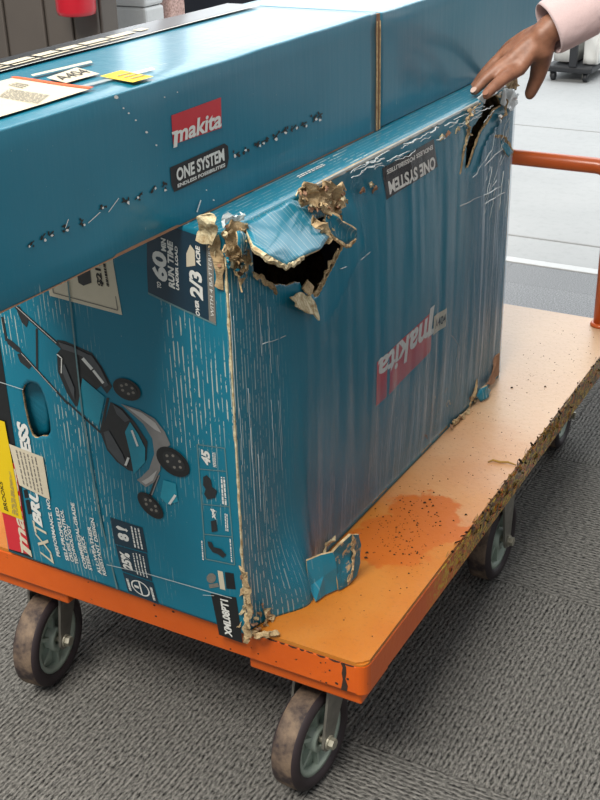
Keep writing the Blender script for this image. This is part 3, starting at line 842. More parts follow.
shapes('care_icon', FF, [ell(212.5, 577, 4.5, 5, 0, 14), [(210, 583), (219, 582), (220, 586), (211, 587)]], M_GREYINK, carton)
patch('small_label', FF, [(221, 588), (226, 589.5), (223.5, 571), (218.5, 569.5)], M_CREAM, carton)
patch('small_label', FF, [(227, 588), (236, 589), (234, 573), (225.5, 571.5)], M_BLACK, carton)
mp_ = patch('model_panel', FF, [(219.3, 634.5), (243, 643), (236.5, 597), (212, 592.5)], M_BLACK, carton)
letters('panel_lettering', FF, [('XML08PT1', [(233, 637), (228.8, 599), (221, 597.5), (225.5, 634.5)])], M_WHITE, mp_, shear=.1, bold=.045)
# price card near the top
cc = patch('cream_card', FF, [(53, 294), (125, 313.5), (112, 232), (40, 212)], M_CREAM, carton)
shapes('card_border', FF, frame_lines([(57, 291), (121, 308.5), (109, 236), (45, 216)], .9), M_GREYINK, cc, OFF * 2)
shapes('card_picture', FF, [[(82, 281), (87, 284), (95, 281), (93, 262), (88, 256), (79, 262)]], M_BAG, cc, OFF * 2)
letters('card_lettering', FF, [('$217', [(107.5, 285), (104, 258), (97.5, 256.5), (101, 283.5)])], M_INK, cc, bold=.045)
bars('card_lettering', FF, [(113, 285), (109.5, 262), (106.5, 261.5), (110, 284)], 1, M_INK, cc, OFF * 2, 31, .8)
# run time panel
rt = patch('runtime_panel', FF, [(151, 290.5), (210, 320.5), (206, 238), (147, 218)], M_NAVY, carton)
patch('panel_border', FF, [(151, 292.6), (216.8, 325.5), (216.5, 323.4), (150.7, 290.6)], M_CREASE, rt, n=(10, 1))
bd = patch('panel_border', FF, [(209.8, 320), (216.6, 323.6), (213, 240), (206.4, 238)], M_GREYINK, rt, off=OFF * 1.5)
letters('panel_lettering', FF, [('WITH 4 BATTERIES', [(215, 317), (211.6, 247), (208.6, 246), (211.8, 315)])], M_WHITE, bd, OFF * 2.4, bold=.0)
letters('panel_lettering', FF, [
    ('60', [(170.5, 281.5), (168, 252), (153.6, 249), (156, 277)]), ('MIN', [(168, 251), (166.8, 238), (162, 237), (163, 250)]), ('TO', [(164.3, 287.5), (163.7, 281), (159.6, 279.5), (160.3, 286)]),
    ('RUN TIME', [(177.6, 288), (174, 241), (168.2, 239), (171.4, 285.5)]), ('UNDER LOAD', [(181.6, 289.5), (178.8, 246), (175.8, 245), (178.5, 288)]),
    ('2/3', [(204.5, 300.5), (202.6, 272), (190.5, 268.5), (192, 296)]), ('ACRE', [(201.8, 265.5), (200.6, 246), (196.2, 245), (197.4, 264)]), ('OVER', [(201.4, 316), (200, 300), (196.2, 298.5), (197.4, 314)])], M_WHITE, rt, shear=.1, bold=.045)
shapes('lawn_icon', FF, [[(188, 266), (196.5, 265), (195.5, 250), (191, 244), (187.5, 253)]], M_CREAM, rt, OFF * 2)
# picture of a push mower
pm = shapes('mower_picture', FF, [[(60, 338), (68, 339), (75, 342), (95, 351), (105, 365), (115, 385), (110, 392), (104, 384), (92, 374), (84, 371), (82, 378), (79, 405), (70, 391), (61, 370), (60, 352), (64, 347)],
    [(113.5, 400), (125, 406), (137, 420), (150, 440), (149, 458), (138, 470), (131, 468), (120, 460), (110, 448), (104, 432), (110, 412)],
    stroke((18, 305.5), (79, 358), 3.2), stroke((3.8, 316), (8, 340), 2.4), stroke((7.5, 338), (22, 351), 2.2), stroke((22, 350.5), (71, 402), 2.2), stroke((39.4, 327), (39.4, 369), 2), stroke((70, 400), (104, 431), 1.8), stroke((111, 396), (104, 430), 2.6), stroke((160, 474), (153, 494), 3),
    [(18, 306), (22, 305), (31, 319), (29, 326), (24, 321)], [(19, 353), (24, 352), (34, 364), (31, 368), (22, 361)],
    [(8, 337), (14, 340), (22, 347), (24, 353), (18, 350), (9, 343)]], M_BAG, carton)
shapes('mower_deck', FF, [[(124, 402), (142, 408), (157, 417), (167, 430), (172.5, 443), (163, 452), (163, 468), (157, 480), (149, 485), (140, 477.5), (144, 475), (152, 467), (157, 452), (155, 437), (146, 422), (135, 412)], stroke((162, 473), (154.5, 493), 1.2)], M_DECKGREY, pm, OFF * 2)
shapes('mower_cowl', FF, [[(86, 376), (108, 395), (102, 424), (81, 407)], [(133, 420), (141, 432), (148, 446), (148, 460), (137, 472), (133, 450), (128, 430)], [(166, 478), (178, 482), (180, 500), (170, 503), (163, 495)]], M_LTEAL, pm, OFF * 2)
for sg in (stroke((86.5, 356), (96, 367), 3), stroke((97, 368), (107, 381), 2.4), stroke((60.6, 352), (65.5, 356), 1), stroke((65.5, 356), (65, 371), 1), stroke((135, 428), (141, 444), 2), stroke((172, 502), (178, 493), 2.5), stroke((129, 463), (132, 455), 2.4)):
    shapes('picture_stripe', FF, [sg], M_WHITE, pm, OFF * 3)
M_FACET = plain('print_mid_grey', srgb(70, 74, 78), .45, var=.3, scale=80, coat=.3)
M_SHINE = plain('print_light_grey', srgb(176, 174, 170), .45, var=.15, scale=80, coat=.3)
for pg in ([(62, 340), (75, 344), (93, 353), (92, 357), (76, 350), (66, 347)], [(84, 352), (95, 353), (104, 366), (112, 383), (108, 385), (98, 368)], [(107, 430), (112, 428), (126, 452), (131, 466), (122, 459), (111, 446)], [(116, 402), (125, 408), (133, 418), (128, 420), (120, 412)], [(64, 366), (68, 362), (78, 386), (78, 398)]):
    shapes('picture_facet', FF, [pg], M_FACET, pm, OFF * 2.4)
for pg in ([(130, 405), (145, 411), (158, 421), (164, 431), (158, 428), (146, 418)], [(160, 468), (156, 478), (149, 482), (145, 479), (152, 475)], stroke((19, 305), (60, 341), .7), stroke((24, 352), (60, 390), .6)):
    shapes('picture_highlight', FF, [pg], M_SHINE, pm, OFF * 2.8)
for cx, cy, a_, b_, g in ((130, 387.5, 15, 9.5, 32), (175.5, 460, 19.5, 11, 42), (153.5, 503, 17, 7.5, 48)):
    wl2 = shapes('mower_wheel', FF, [ell(cx, cy, a_, b_, g)], M_BLACK, pm, OFF * 3)
    shapes('wheel_rim', FF, [ell(cx + 1, cy - .6, a_ * .68, b_ * .62, g)], M_BAG, wl2, OFF * 3.6)
    shapes('wheel_spoke', FF, [ell(cx + 1 + a_ * .45 * math.cos(q) * math.cos(math.radians(g)) - b_ * .4 * math.sin(q) * math.sin(math.radians(g)), cy - .6 + a_ * .45 * math.cos(q) * math.sin(math.radians(g)) + b_ * .4 * math.sin(q) * math.cos(math.radians(g)), 1.7, 1.3, g, 8) for q in [k * math.pi / 3 for k in range(6)]], M_GREYINK, wl2, OFF * 4.2)
# tape edge and creases
shapes('tape_edge', FF, [stroke((72, 278), (87, 417), 1.5), stroke((87, 416), (103, 510), 1.5), stroke((103, 509), (118.5, 588), 1.5)], M_CREASE, carton, OFF * 4)
shapes('film_crease', FF, [stroke((110, 562), (150, 571), .8), stroke((150, 571), (233, 597), .8), stroke((26, 388), (1, 381), .7), stroke((205, 593), (216, 594), .6)], M_BUNCH, carton, OFF * 4)

# --- print on the long face (upside down)
rp = patch('logo_panel', FR, [(370.7, 405), (426, 350), (426.7, 310), (370.7, 361)], M_RED, carton)
logo_word(FR, [(427, 311), (371.5, 359), (372, 382), (426.2, 341)], M_WHITE, rp, OFF * 2)
at_ = patch('white_tag', FR, [(427.6, 334.5), (441, 325), (441.7, 307), (428.3, 315.5)], M_CREAM, carton, off=OFF * 2)
letters('tag_lettering', FR, [('A404', [(429.6, 328), (440, 321), (440.2, 312.5), (429.8, 319.5)])], M_INK, at_, OFF * 3, bold=.01)
osd = patch('slogan_panel', FR, [(384, 199.3), (436, 166.3), (433.5, 138.8), (383.3, 168.2)], M_BLACK, carton)
letters('slogan_lettering', FR, [('ONE SYSTEM', [(433.2, 155.5), (387, 181.5), (387.3, 194.5), (433.8, 168)]), ('ENDLESS POSSIBILITIES', [(431.7, 144.5), (387, 170), (387, 174.6), (431.9, 149)])], M_WHITE, osd, bold=.035)

bars('top_lettering', FT, [(296, 177), (322, 164.5), (326, 166), (300, 179)], 2, M_WHITE, carton, OFF * 2, 61, .5)
# --- worn upright edge: pale fibres where the corner has rubbed through
bm = bmesh.new()
N = 90; prev = None
for k in range(N + 1):
    z = .03 + (BH - .06) * k / N
    w1 = .0012 + .0035 * max(0, noise.noise(Vector((z * 40, 0, 3)))) + .0012 * abs(noise.noise(Vector((z * 160, 2, 1))))
    w2 = .0008 + .003 * max(0, noise.noise(Vector((z * 35, 7, 3)))) + .0012 * abs(noise.noise(Vector((z * 170, 5, 1))))
    c = BO + Z * z
    row = [bm.verts.new(c + BU * w1 - BV * .0009), bm.verts.new(c - BU * .0012 - BV * .0012), bm.verts.new(c + BV * w2 - BU * .0009)]
    if prev:
        bm.faces.new((prev[0], prev[1], row[1], row[0])); bm.faces.new((prev[1], prev[2], row[2], row[1]))
    prev = row
frombm('worn_edge', bm, M_PALE, carton)
# a second worn run along the top edge of the long face
bm = bmesh.new(); prev = None
for k in range(121):
    b = .17 + .6 * k / 120
    w = .002 + .006 * max(0, noise.noise(Vector((b * 30, 4, 0)))) + .002 * abs(noise.noise(Vector((b * 150, 1, 0))))
    c = BO + Z * BH + BV * b
    row = [bm.verts.new(c + BU * w * .6 + Z * .001), bm.verts.new(c - BU * .0012 + Z * .001), bm.verts.new(c - BU * .001 - Z * w)]
    if prev:
        bm.faces.new((prev[0], prev[1], row[1], row[0])); bm.faces.new((prev[1], prev[2], row[2], row[1]))
    prev = row
frombm('worn_edge', bm, M_BUNCH, carton)

# --- torn upper corner
torn('torn_flap', [RP(244, 223, .002), RP(268, 211, .002), RP(291, 199.5, .003), RP(312, 206, .012), RP(319, 224, .03), RP(331, 236, .045), RP(322, 248, .055), RP(301, 257, .06), RP(287, 266, .062), RP(267, 255, .055), RP(252, 245, .035)], [M_TOP, M_PALE], carton, .0025, 4, .005, 22, 1)
# raw rim of that flap
def ribbon(name, pts, w, mat, crumple=.004, seed=0, thick=.002, wdir=Vector((0, 0, 1))):
    """a torn ribbon of board following a path"""
    bm = bmesh.new(); prev = None
    P = []
    for a, b in zip(pts, pts[1:]):
        for k in range(8): P.append(a.lerp(b, k / 8))
    P.append(pts[-1])
    for i, p in enumerate(P):
        q = p * 130 + Vector((seed, 0, 0))
        s = w * (.55 + .8 * abs(noise.noise(q)))
        j = Vector((noise.noise(q + Vector((3, 0, 0))), noise.noise(q + Vector((0, 3, 0))), noise.noise(q + Vector((0, 0, 3))))) * crumple
        m = p + j
        row = [bm.verts.new(m - wdir * s), bm.verts.new(m + j * 1.2 + (CAM - p).normalized() * w * .5), bm.verts.new(m + wdir * s - j)]
        if prev:
            for a_, b_ in ((0, 1), (1, 2)): bm.faces.new((prev[a_], prev[b_], row[b_], row[a_]))
        prev = row
    bmesh.ops.recalc_face_normals(bm, faces=bm.faces)
    o = frombm(name, bm, mat, carton)
    md = o.modifiers.new('thickness', 'SOLIDIFY'); md.thickness = thick; md.offset = 0
    return o
ribbon('torn_rim', [RP(252, 247, .037), RP(267, 258, .057), RP(287, 268, .064), RP(303, 258, .061)], .0045, M_PALE, .003, 1)
torn('torn_flap', [RP(327, 213, .02), RP(337, 217, .03), RP(348, 224, .035), RP(355, 231, .035), RP(356, 239, .03), RP(347, 246, .028), RP(333, 238, .028), RP(323, 223, .02)], [M_TOP, M_TAN], carton, .005, 3, .004, 40, 2)
ribbon('torn_rim', [RP(324, 221, .03), RP(333, 238, .036), RP(347, 247, .036), RP(356, 240, .036)], .003, M_TAN, .003, 3)
torn('cardboard_scrap', [RP(297, 190, .008), RP(305, 185, .02), RP(318, 187, .016), RP(330, 182, .02), RP(344, 187, .012), RP(345, 204, .01), RP(336, 214, .02), RP(320, 209, .026), RP(300, 202, .016)], [M_TAN], carton, .009, 4, .002, 75, 4, False)
torn('cardboard_scrap', [RP(309, 214, .03), RP(317, 217, .036), RP(326, 228, .04), RP(332, 238, .045), RP(326, 242, .04), RP(316, 230, .036)], [M_TAN], carton, .009, 3, .002, 70, 5, False)
torn('cardboard_scrap', [RP(302, 288, .012), RP(307, 279, .01), RP(314, 286, .008), RP(311, 296, .018)], [M_TAN], carton, .003, 3, .002, 60, 6, False)
torn('cardboard_scrap', [RP(291, 297, .02), RP(299, 291, .012), RP(310, 297, .012), RP(317, 306, .014), RP(319, 318, .02), RP(309, 313, .022), RP(297, 306, .024)], [M_PALE], carton, .005, 4, .002, 70, 7, False)
ribbon('torn_rim', [RP(338, 250, .004), RP(331, 265, .004), RP(321, 284, .004), RP(313, 297, .006)], .0035, M_TAN, .003, 8)
ribbon('torn_rim', [RP(253, 274, .004), RP(263, 280, .006), RP(272, 286, .006), RP(276, 291, .008)], .0045, M_TAN, .004, 9)
# shredded near upper corner
torn('cardboard_scrap', [RP(224, 228, .004), RP(234, 222, .01), RP(246, 224, .012), RP(251, 238, .012), RP(251, 258, .008), RP(248, 275, .01), RP(241, 288, .012), RP(238, 268, .01), RP(230, 262, .006), RP(226, 246, .004)], [M_TAN], carton, .010, 4, .002, 70, 10, False)
torn('cardboard_scrap', [RP(236, 232, .016), RP(247, 236, .018), RP(250, 250, .02), RP(241, 256, .018), RP(235, 246, .018)], [M_SIDE, M_TAN], carton, .006, 3, .002, 60, 12)
torn('cardboard_scrap', [FP(221, 236, .004), FP(223, 262, .004), FP(222, 288, .004), FP(217, 286, .004), FP(214, 262, .006), FP(210, 245, .008)], [M_TAN], carton, .007, 3, .002, 70, 11, False)
torn('crumpled_film', [FP(194, 234, .01), FP(199, 219, .014), FP(206, 211, .02), FP(216, 217, .022), FP(220, 228, .016), FP(214, 246, .016), FP(205, 242, .016), FP(197, 240, .012)], [M_PALE], carton, .008, 4, .0015, 60, 13, False)
ribbon('crumpled_film', [RP(222, 224, .006), RP(232, 219, .01), RP(246, 218, .008)], .005, M_BUNCH, .006, 14)
# far upper corner, split open
ribbon('torn_rim', [RP(480, 103, .004), RP(470, 112, .006), RP(468, 124, .006), RP(469, 132, .004), RP(464, 150, .004), RP(460, 173, .004)], .004, M_TAN, .003, 15, wdir=BV)
ribbon('torn_rim', [RP(500, 106, .004), RP(494, 110, .004), RP(488, 121, .004), RP(480, 132, .004), RP(473, 149, .004), RP(467, 168, .004)], .003, M_TAN, .002, 16, wdir=BV)
torn('cardboard_scrap', [RP(505, 78, .003), RP(517, 74, .006), RP(519, 86, .004), RP(513, 90, .006), RP(506, 86, .006)], [M_TAN], carton, .006, 3, .002, 80, 17, False)
torn('foam_lump', [RP(502, 92, .008), RP(512, 88, .012), RP(518, 94, .008), RP(518, 104, .006), RP(510, 112, .01), RP(503, 106, .012)], [M_BUNCH], carton, .008, 3, .002, 70, 18)
torn('crumpled_film', [RP(478, 97, .006), RP(490, 87, .012), RP(502, 81, .014), RP(507, 87, .014), RP(494, 94, .014), RP(484, 101, .008)], [M_BUNCH], carton, .006, 3, .0015, 70, 19)
ribbon('torn_rim', [RP(495, 136, .004), RP(503, 136, .006), RP(510, 144, .008), RP(513, 154, .006)], .003, M_TAN, .003, 20)
torn('torn_flap', [RP(500, 139, .004), RP(508, 144, .01), RP(513, 152, .012), RP(508, 157, .01), RP(502, 147, .006)], [M_TOP, M_TAN], carton, .002, 2, .002, 60, 21)
ribbon('torn_rim', [RP(507, 100, .012), RP(506, 112, .012), RP(501, 120, .008)], .003, M_TAN, .004, 22, wdir=BV)
# lower near corner
ribbon('torn_rim', [FP(243, 569, .003), FP(247, 592, .004), FP(250, 612, .006), FP(246, 628, .004), FP(247, 644, .004)], .0055, M_TAN, .005, 23, wdir=BU)
ribbon('torn_rim', [RP(284, 596, .006), RP(274, 606, .008), RP(266, 622, .010), RP(262, 634, .010), RP(250, 634, .006)], .006, M_TAN, .006, 24)
ribbon('torn_rim', [DP(253, 636, .006), DP(262, 634, .008), DP(272, 633, .006), DP(277, 632, .004)], .005, M_TAN, .005, 25)
torn('cardboard_scrap', [RP(262, 607, .006), RP(284, 594, .01), RP(281, 609, .012), RP(279, 622, .014), RP(270, 624, .014), RP(265, 618, .012)], [M_TAN], carton, .008, 3, .002, 80, 26, False)
# bottom flap folded out on the deck
def DZ(px, py, h): return DP(px, py, .004) + Z * h
torn('bottom_flap', [DZ(308, 597, .062), DZ(322, 594, .067), DZ(334, 590, .066), DZ(337, 590, .04), DZ(338, 589.5, 0), DZ(326, 595, 0), DZ(316, 602, 0), DZ(309, 598, .02)], [M_SIDE, M_TAN], carton, .001, 3, .004, 30, 27, False)
torn('bottom_flap', [DZ(334, 590, .067), DZ(344, 588, .078), DZ(352, 583, .084), DZ(359, 574, .070), DZ(362, 570, .045), DZ(361.5, 570, .012), DZ(357, 577, 0), DZ(350, 584, 0), DZ(338, 590, 0)], [M_FLAP, M_TAN], carton, .003, 3, .004, 40, 28, False)
ribbon('torn_rim', [DZ(352, 582, .074), DZ(354, 580, .05), DZ(353, 581, .026), DZ(349, 585, .006)], .004, M_TAN, .004, 29, wdir=BV)
ribbon('torn_rim', [RP(322, 556, .006), RP(327, 545, .008), RP(335, 537, .008)], .004, M_PALE, .003, 30)
# bottom edge, far end
ribbon('torn_rim', [RP(452, 424, .006), RP(460, 419, .01), RP(469, 410, .006)], .006, M_TAN, .006, 31)
ribbon('torn_rim', [RP(470, 405, .006), RP(474, 393, .008), RP(477, 380, .006)], .006, M_TAN, .005, 32)
torn('torn_flap', [RP(478, 390, .006), RP(487, 386, .02), DP(491, 391, .012), DP(488, 398, .006), DP(480, 401, .004), RP(476, 396, .008)], [M_TOP, M_TAN], carton, .003, 2, .004, 40, 33)
torn('cardboard_scrap', [RP(494, 358, .004), RP(499, 354, .008), RP(499, 372, .01), RP(493, 384, .012), RP(486, 385, .01), RP(492, 374, .006)], [M_CHOC], carton, .004, 3, .003, 70, 34, False)
# small punctures
for k, (x, y) in enumerate(((363, 190), (372, 184), (376, 188), (442, 136), (448, 133), (458, 129), (436, 388), (433, 398), (446, 390), (448, 402), (425, 436))):
    ribbon('puncture', [RP(x - 2.5, y + 3, .001), RP(x, y - 1, .002), RP(x + 2, y + 1.5, .001)], .0028, M_PALE if k % 2 else M_CHOC, .003, 40 + k)

# fringes of shredded board and paper
def shreds(region, n, seed, mats_, PF, nmax=.02, size=(3, 9), crumple=.004):
    rnd = random.Random(seed)
    xs = [p[0] for p in region]; ysr = [p[1] for p in region]; done = 0
    while done < n:
        x, y = rnd.uniform(min(xs), max(xs)), rnd.uniform(min(ysr), max(ysr))
        if not inside((x, y), region): continue
        done += 1
        L, w, a = rnd.uniform(*size), rnd.uniform(1, 3), rnd.uniform(-.8, .8) + math.pi / 2
        dx, dy = math.cos(a) * L, math.sin(a) * L; nx, ny = -math.sin(a) * w, math.cos(a) * w
        n0, n1 = rnd.uniform(.002, nmax * .5), rnd.uniform(.004, nmax)
        torn('cardboard_shred', [PF(x, y, n0), PF(x + nx * .7, y + ny * .7, n0), PF(x + nx + dx * .6, y + ny + dy * .6, n1), PF(x + dx, y + dy, n1 * rnd.uniform(.5, 1.4)), PF(x + dx * .5 - nx * .6, y + dy * .5 - ny * .6, n1 * .8)],
             [rnd.choice(mats_)], carton, crumple, 2, .0015, 90, seed + done, False)
shreds([(222, 226), (248, 218), (252, 250), (246, 278), (236, 270), (226, 262)], 40, 100, [M_TAN, M_PALE, M_TAN, M_CHOC, M_SIDE], RP)
shreds([(206, 238), (220, 232), (221, 268), (214, 262)], 9, 130, [M_TAN, M_PALE, M_CHOC], FP, .012)
shreds([(296, 188), (330, 180), (346, 188), (346, 206), (334, 214), (312, 208)], 44, 150, [M_TAN, M_TAN, M_CHOC, M_PALE], RP, .034, (3, 8))
shreds([(312, 212), (330, 210), (336, 236), (326, 240)], 10, 180, [M_TAN, M_PALE, M_TOP], RP, .045)
shreds([(256, 606), (284, 592), (280, 618), (262, 634), (250, 632)], 18, 200, [M_TAN, M_CHOC, M_TAN, M_SIDE], RP, .014, (3, 8))
shreds([(238, 566), (246, 566), (250, 634), (243, 636)], 14, 230, [M_TAN, M_PALE, M_CHOC], FP, .006, (3, 9))
shreds([(466, 112), (474, 104), (478, 112), (470, 134), (464, 132)], 7, 250, [M_TAN, M_PALE], RP, .012, (2, 6))
shreds([(498, 92), (508, 90), (510, 118), (502, 122)], 8, 260, [M_TAN, M_PALE, M_WHITE], RP, .012, (2, 7))
shreds([(470, 408), (476, 378), (482, 378), (476, 402)], 7, 270, [M_TAN, M_CHOC], RP, .012, (2, 6))
shreds([(450, 424), (468, 408), (470, 412), (456, 426)], 6, 280, [M_TAN, M_CHOC], RP, .012, (2, 5))
# the tyre inside, seen through the hole
tw = empty('packed_wheel', 'black ribbed tire of the packed mower showing through the torn hole', 'tire')
cA = RP(296, 268, -.135)
bm = bmesh.new()
lathe_x(bm, [(-.035, .08), (-.04, .105), (-.03, .118), (-.01, .122), (.01, .122), (.03, .118), (.04, .105), (.035, .08)], 40)
mt = Matrix.Translation(cA - Z * .015) @ Matrix.Rotation(math.radians(84), 4, 'Z') @ Matrix.Rotation(math.radians(14), 4, 'Y')
bm.transform(mt); frombm('tire_casing', bm, M_TIRE, tw)
for k in range(18):
    bm = bmesh.new(); bbox_bm(bm, (-.034, -.008, .117), (.034, .008, .127), .002)
    bm.transform(mt @ Matrix.Rotation(2 * math.pi * k / 18, 4, 'X')); frombm('tread_block', bm, M_TIRE, tw)

# --- stretch wrap over the long face, a few millimetres proud, open at the tears
hs = [[FR.uv(*p) for p in h] for h in ([(246, 226), (350, 176), (360, 244), (322, 322), (288, 306), (246, 292)], [(456, 172), (462, 118), (480, 98), (507, 84), (509, 108), (484, 140), (472, 172)])]
vs_, fs_, uv_ = [], [], []
nu, nv = 150, 80
for j in range(nv + 1):
    for i in range(nu + 1):
        u, v = .03 + (BL - .032) * i / nu, .012 + (BH - .03) * j / nv
        wr = .0012 * noise.noise(Vector((u * 55, v * 4, 8))) + .0012 * noise.noise(Vector((u * 14 + v * 10, v * 7, 2)))
        vs_.append(FR.P(u, v, .0035 + wr)); uv_.append((u, v))
for j in range(nv):
    for i in range(nu):
        u, v = .03 + (BL - .032) * (i + .5) / nu, .012 + (BH - .03) * (j + .5) / nv
        if any(inside((u, v), h) for h in hs): continue
        k = j * (nu + 1) + i; fs_.append((k, k + 1, k + nu + 2, k + nu + 1))
film = frompy('stretch_film', vs_, fs_, M_FILM, carton, True, uv_)
film['label'] = 'clear wrinkled stretch wrap'
# bunched strands of wrap
def strand(pts, r=.0011, seed=0, wob=.003):
    P = []
    for a, b in zip(pts, pts[1:]):
        for k in range(6):
            p = a.lerp(b, k / 6); P.append(p + Vector((noise.noise(p * 90 + Vector((seed, 0, 0))), noise.noise(p * 90 + Vector((0, seed, 0))), noise.noise(p * 90))) * wob)
    P.append(pts[-1])
    tube('film_strand', P, r, M_BUNCH, carton, 5)
rs = random.Random(4)
for k in range(26):     # along the top edge
    x = rs.uniform(345, 470); y = 84 + (519 - x) * (232 - 84) / (519 - 222) + rs.uniform(2, 16)
    L = rs.uniform(8, 26); strand([RP(x, y, .005), RP(x + L * .5, y - L * .27 + rs.uniform(-2, 3), .008), RP(x + L, y - L * .5 + rs.uniform(-2, 2), .005)], rs.uniform(.0005, .0012), k)
for k in range(16):     # shredded far edge
    x = rs.uniform(488, 512); y = rs.uniform(110, 200)
    strand([RP(x, y, .006), RP(x - rs.uniform(3, 10), y + rs.uniform(12, 40), .006)], rs.uniform(.0004, .0009), 50 + k)
for a, b in (((460, 206), (502, 186)), ((482, 205), (505, 192)), ((473, 178), (492, 150)), ((484, 166), (506, 146))): strand([RP(*a, .006), RP(*b, .006)], .0010, 3)
for k in range(13):     # long upright runs near the front corner
    x = rs.uniform(228, 292); y = rs.uniform(290, 470); L = rs.uniform(30, 120)
    xe = x + L * .055
    strand([RP(x, y, .0045), RP((x + xe) / 2, y + L / 2, .0045), RP(xe, y + L, .0045)], rs.uniform(.0002, .0004), 80 + k, .0008)
for x, y, L in ((326, 310, 170), (331, 330, 160), (346, 350, 110), (412, 250, 50), (448, 200, 110), (473, 210, 140), (357, 370, 30)):
    strand([RP(x, y, .0045), RP(x + L * .01, y + L / 2, .006), RP(x + L * .02, y + L, .0045)], .0005, x, .001)
strand([RP(395 + 9 * math.cos(a * .5), 377 + 20 * math.sin(a * .5), .006) for a in range(2, 12)], .0005, 31)
strand([RP(391, 421, .005), RP(402, 413, .005)], .0009, 32)
strand([RP(340, 268, .005), RP(352, 266, .005), RP(372, 250, .005)], .0007, 5)
strand([RP(262, 345, .005), RP(288, 335, .005), RP(318, 322, .005)], .0006, 6)
strand([RP(434, 345, .005), RP(448, 330, .006), RP(458, 345, .006), RP(456, 372, .005)], .0007, 9)

# ================================================================== long carton lying on top
lc = empty('long_carton', 'long teal carton with a red logo lying across the top of the mower carton', 'carton')
def long_part(name, y0, y1, inset, mat):
    nu, nv = max(4, int((y1 - y0) / .02)), 12
    ring_pts = []
    d, hh, r = LWD - inset, LH - inset, .003
    def prof():
        out = []
        for cx, cz, a0 in ((-r - inset, hh - r, 90), (-r - inset, r + .0005, 0), (-d + r, r + .0005, -90), (-d + r, hh - r, 180)):
            for k in range(4):
                a = math.radians(a0 - 30 * k); out.append((cx + r * math.cos(a), cz + r * math.sin(a)))
        return out
    # insert extra points along each flat side
    base = prof(); P = []
    for i in range(len(base)):
        a, b = base[i], base[(i + 1) % len(base)]; P.append(a)
        if math.hypot(a[0] - b[0], a[1] - b[1]) > .05:
            for k in range(1, 8): P.append((a[0] + (b[0] - a[0]) * k / 8, a[1] + (b[1] - a[1]) * k / 8))
    vs, fs, uvs = [], [], []
    n = len(P)
    for i in range(nu + 1):
        y = y0 + (y1 - y0) * i / nu
        for x, z in P:
            co = LO + LV * y + LN * x + Z * z
            if x > -r - inset - 1e-6 and z > r and z < hh - r: co += LN * dL(y, z)
            # slightly dented arris
            q = noise.noise(Vector((y * 11, x * 3, z * 3)))
            if (x > -.02 and z > hh - .01): co += Z * q * .0015 + LN * q * .0015
            vs.append(co); uvs.append((y, z if x > -.004 and z < hh - .002 else z + x - 1))
    for i in range(nu):
        for k in range(n):
            fs.append((i * n + k, i * n + (k + 1) % n, (i + 1) * n + (k + 1) % n, (i + 1) * n + k))
    fs.append(tuple(range(n))[::-1]); fs.append(tuple(nu * n + k for k in range(n)))
    me = bpy.data.meshes.new(name); me.from_pydata([tuple(v) for v in vs], [], fs); me.update()
    bm = bmesh.new(); bm.from_mesh(me); bmesh.ops.recalc_face_normals(bm, faces=bm.faces); bm.to_mesh(me); bm.free()
    ul = me.uv_layers.new(name='uv')
    for lp in me.loops: ul.data[lp.index].uv = uvs[lp.vertex_index]
    me.polygons.foreach_set('use_smooth', [len(p.vertices) == 4 for p in me.polygons])
    return link(name, me, mat, lc)
long_part('outer_sleeve', LY0, LSEAM - .003, 0, M_LONG)
long_part('inner_tray', LSEAM + .007, LY1, .003, M_LONG)
# raw corrugated edge at the joint
bm = bmesh.new()
for (u0, u1, z0, z1, n0, n1) in ((LSEAM - .003, LSEAM + .008, .001, LH - .002, -.012, .0008),):
    r = bmesh.ops.create_cube(bm, size=1)
    for v in r['verts']:
        v.co = LO + LV * (u0 if v.co.x < 0 else u1) + Z * (z0 if v.co.z < 0 else z1) + LN * (n0 if v.co.y < 0 else n1)
frombm('raw_board_edge', bm, M_CHOC, lc)
bm = bmesh.new()
for s in (0, 1):
    pts = [LO + LV * (LSEAM - .0025 + .0095 * s) + Z * (LH * k / 14 + (.002 if k == 0 else 0)) + LN * (.0015 + .0006 * noise.noise(Vector((k * 1.7, s * 4, 0)))) for k in range(14)]
    tube_pts(bm, pts, .0011, 6)
frombm('raw_board_lip', bm, M_TAN, lc)
# fluted bottom arris showing raw board where the print has worn off
bm = bmesh.new(); prev = None
for k in range(140):
    y = LY0 + .02 + (LSEAM - LY0 - .03) * k / 139
    w = .0003 + .002 * max(0, noise.noise(Vector((y * 14, 3, 3)))) + (.002 if -.14 < y < -.02 else 0)
    c = LO + LV * y + Z * .002
    row = [bm.verts.new(c + LN * .0004 + Z * w), bm.verts.new(c + LN * .0006 - Z * .001), bm.verts.new(c - LN * .006 - Z * .0016)]
    if prev:
        for a_, b_ in ((0, 1), (1, 2)): bm.faces.new((prev[a_], prev[b_], row[b_], row[a_]))
    prev = row
frombm('worn_edge', bm, M_CHOC, lc)
lp_ = patch('logo_panel', FL, [(172.6, 144.5), (222.4, 128), (221.5, 97.4), (170.5, 115.4)], M_RED, lc)
logo_word(FL, [(173.5, 144), (222, 127), (221.3, 109.5), (172.2, 127)], M_WHITE, lp_, OFF * 2)
sp_ = shapes('slogan_panel', FL, [[(169.3, 167.5), (225, 143.5), (228.6, 146), (229.4, 158), (227.5, 167.5), (173.5, 192), (170.6, 185)]], M_BLACK, lc)
letters('slogan_lettering', FL, [('ONE SYSTEM', [(175.8, 181.8), (224.8, 160.6), (224, 148), (175, 168.6)]), ('ENDLESS POSSIBILITIES', [(176.6, 187.6), (225.4, 166.4), (225.2, 163), (176.3, 184)])], M_WHITE, sp_, bold=.035)
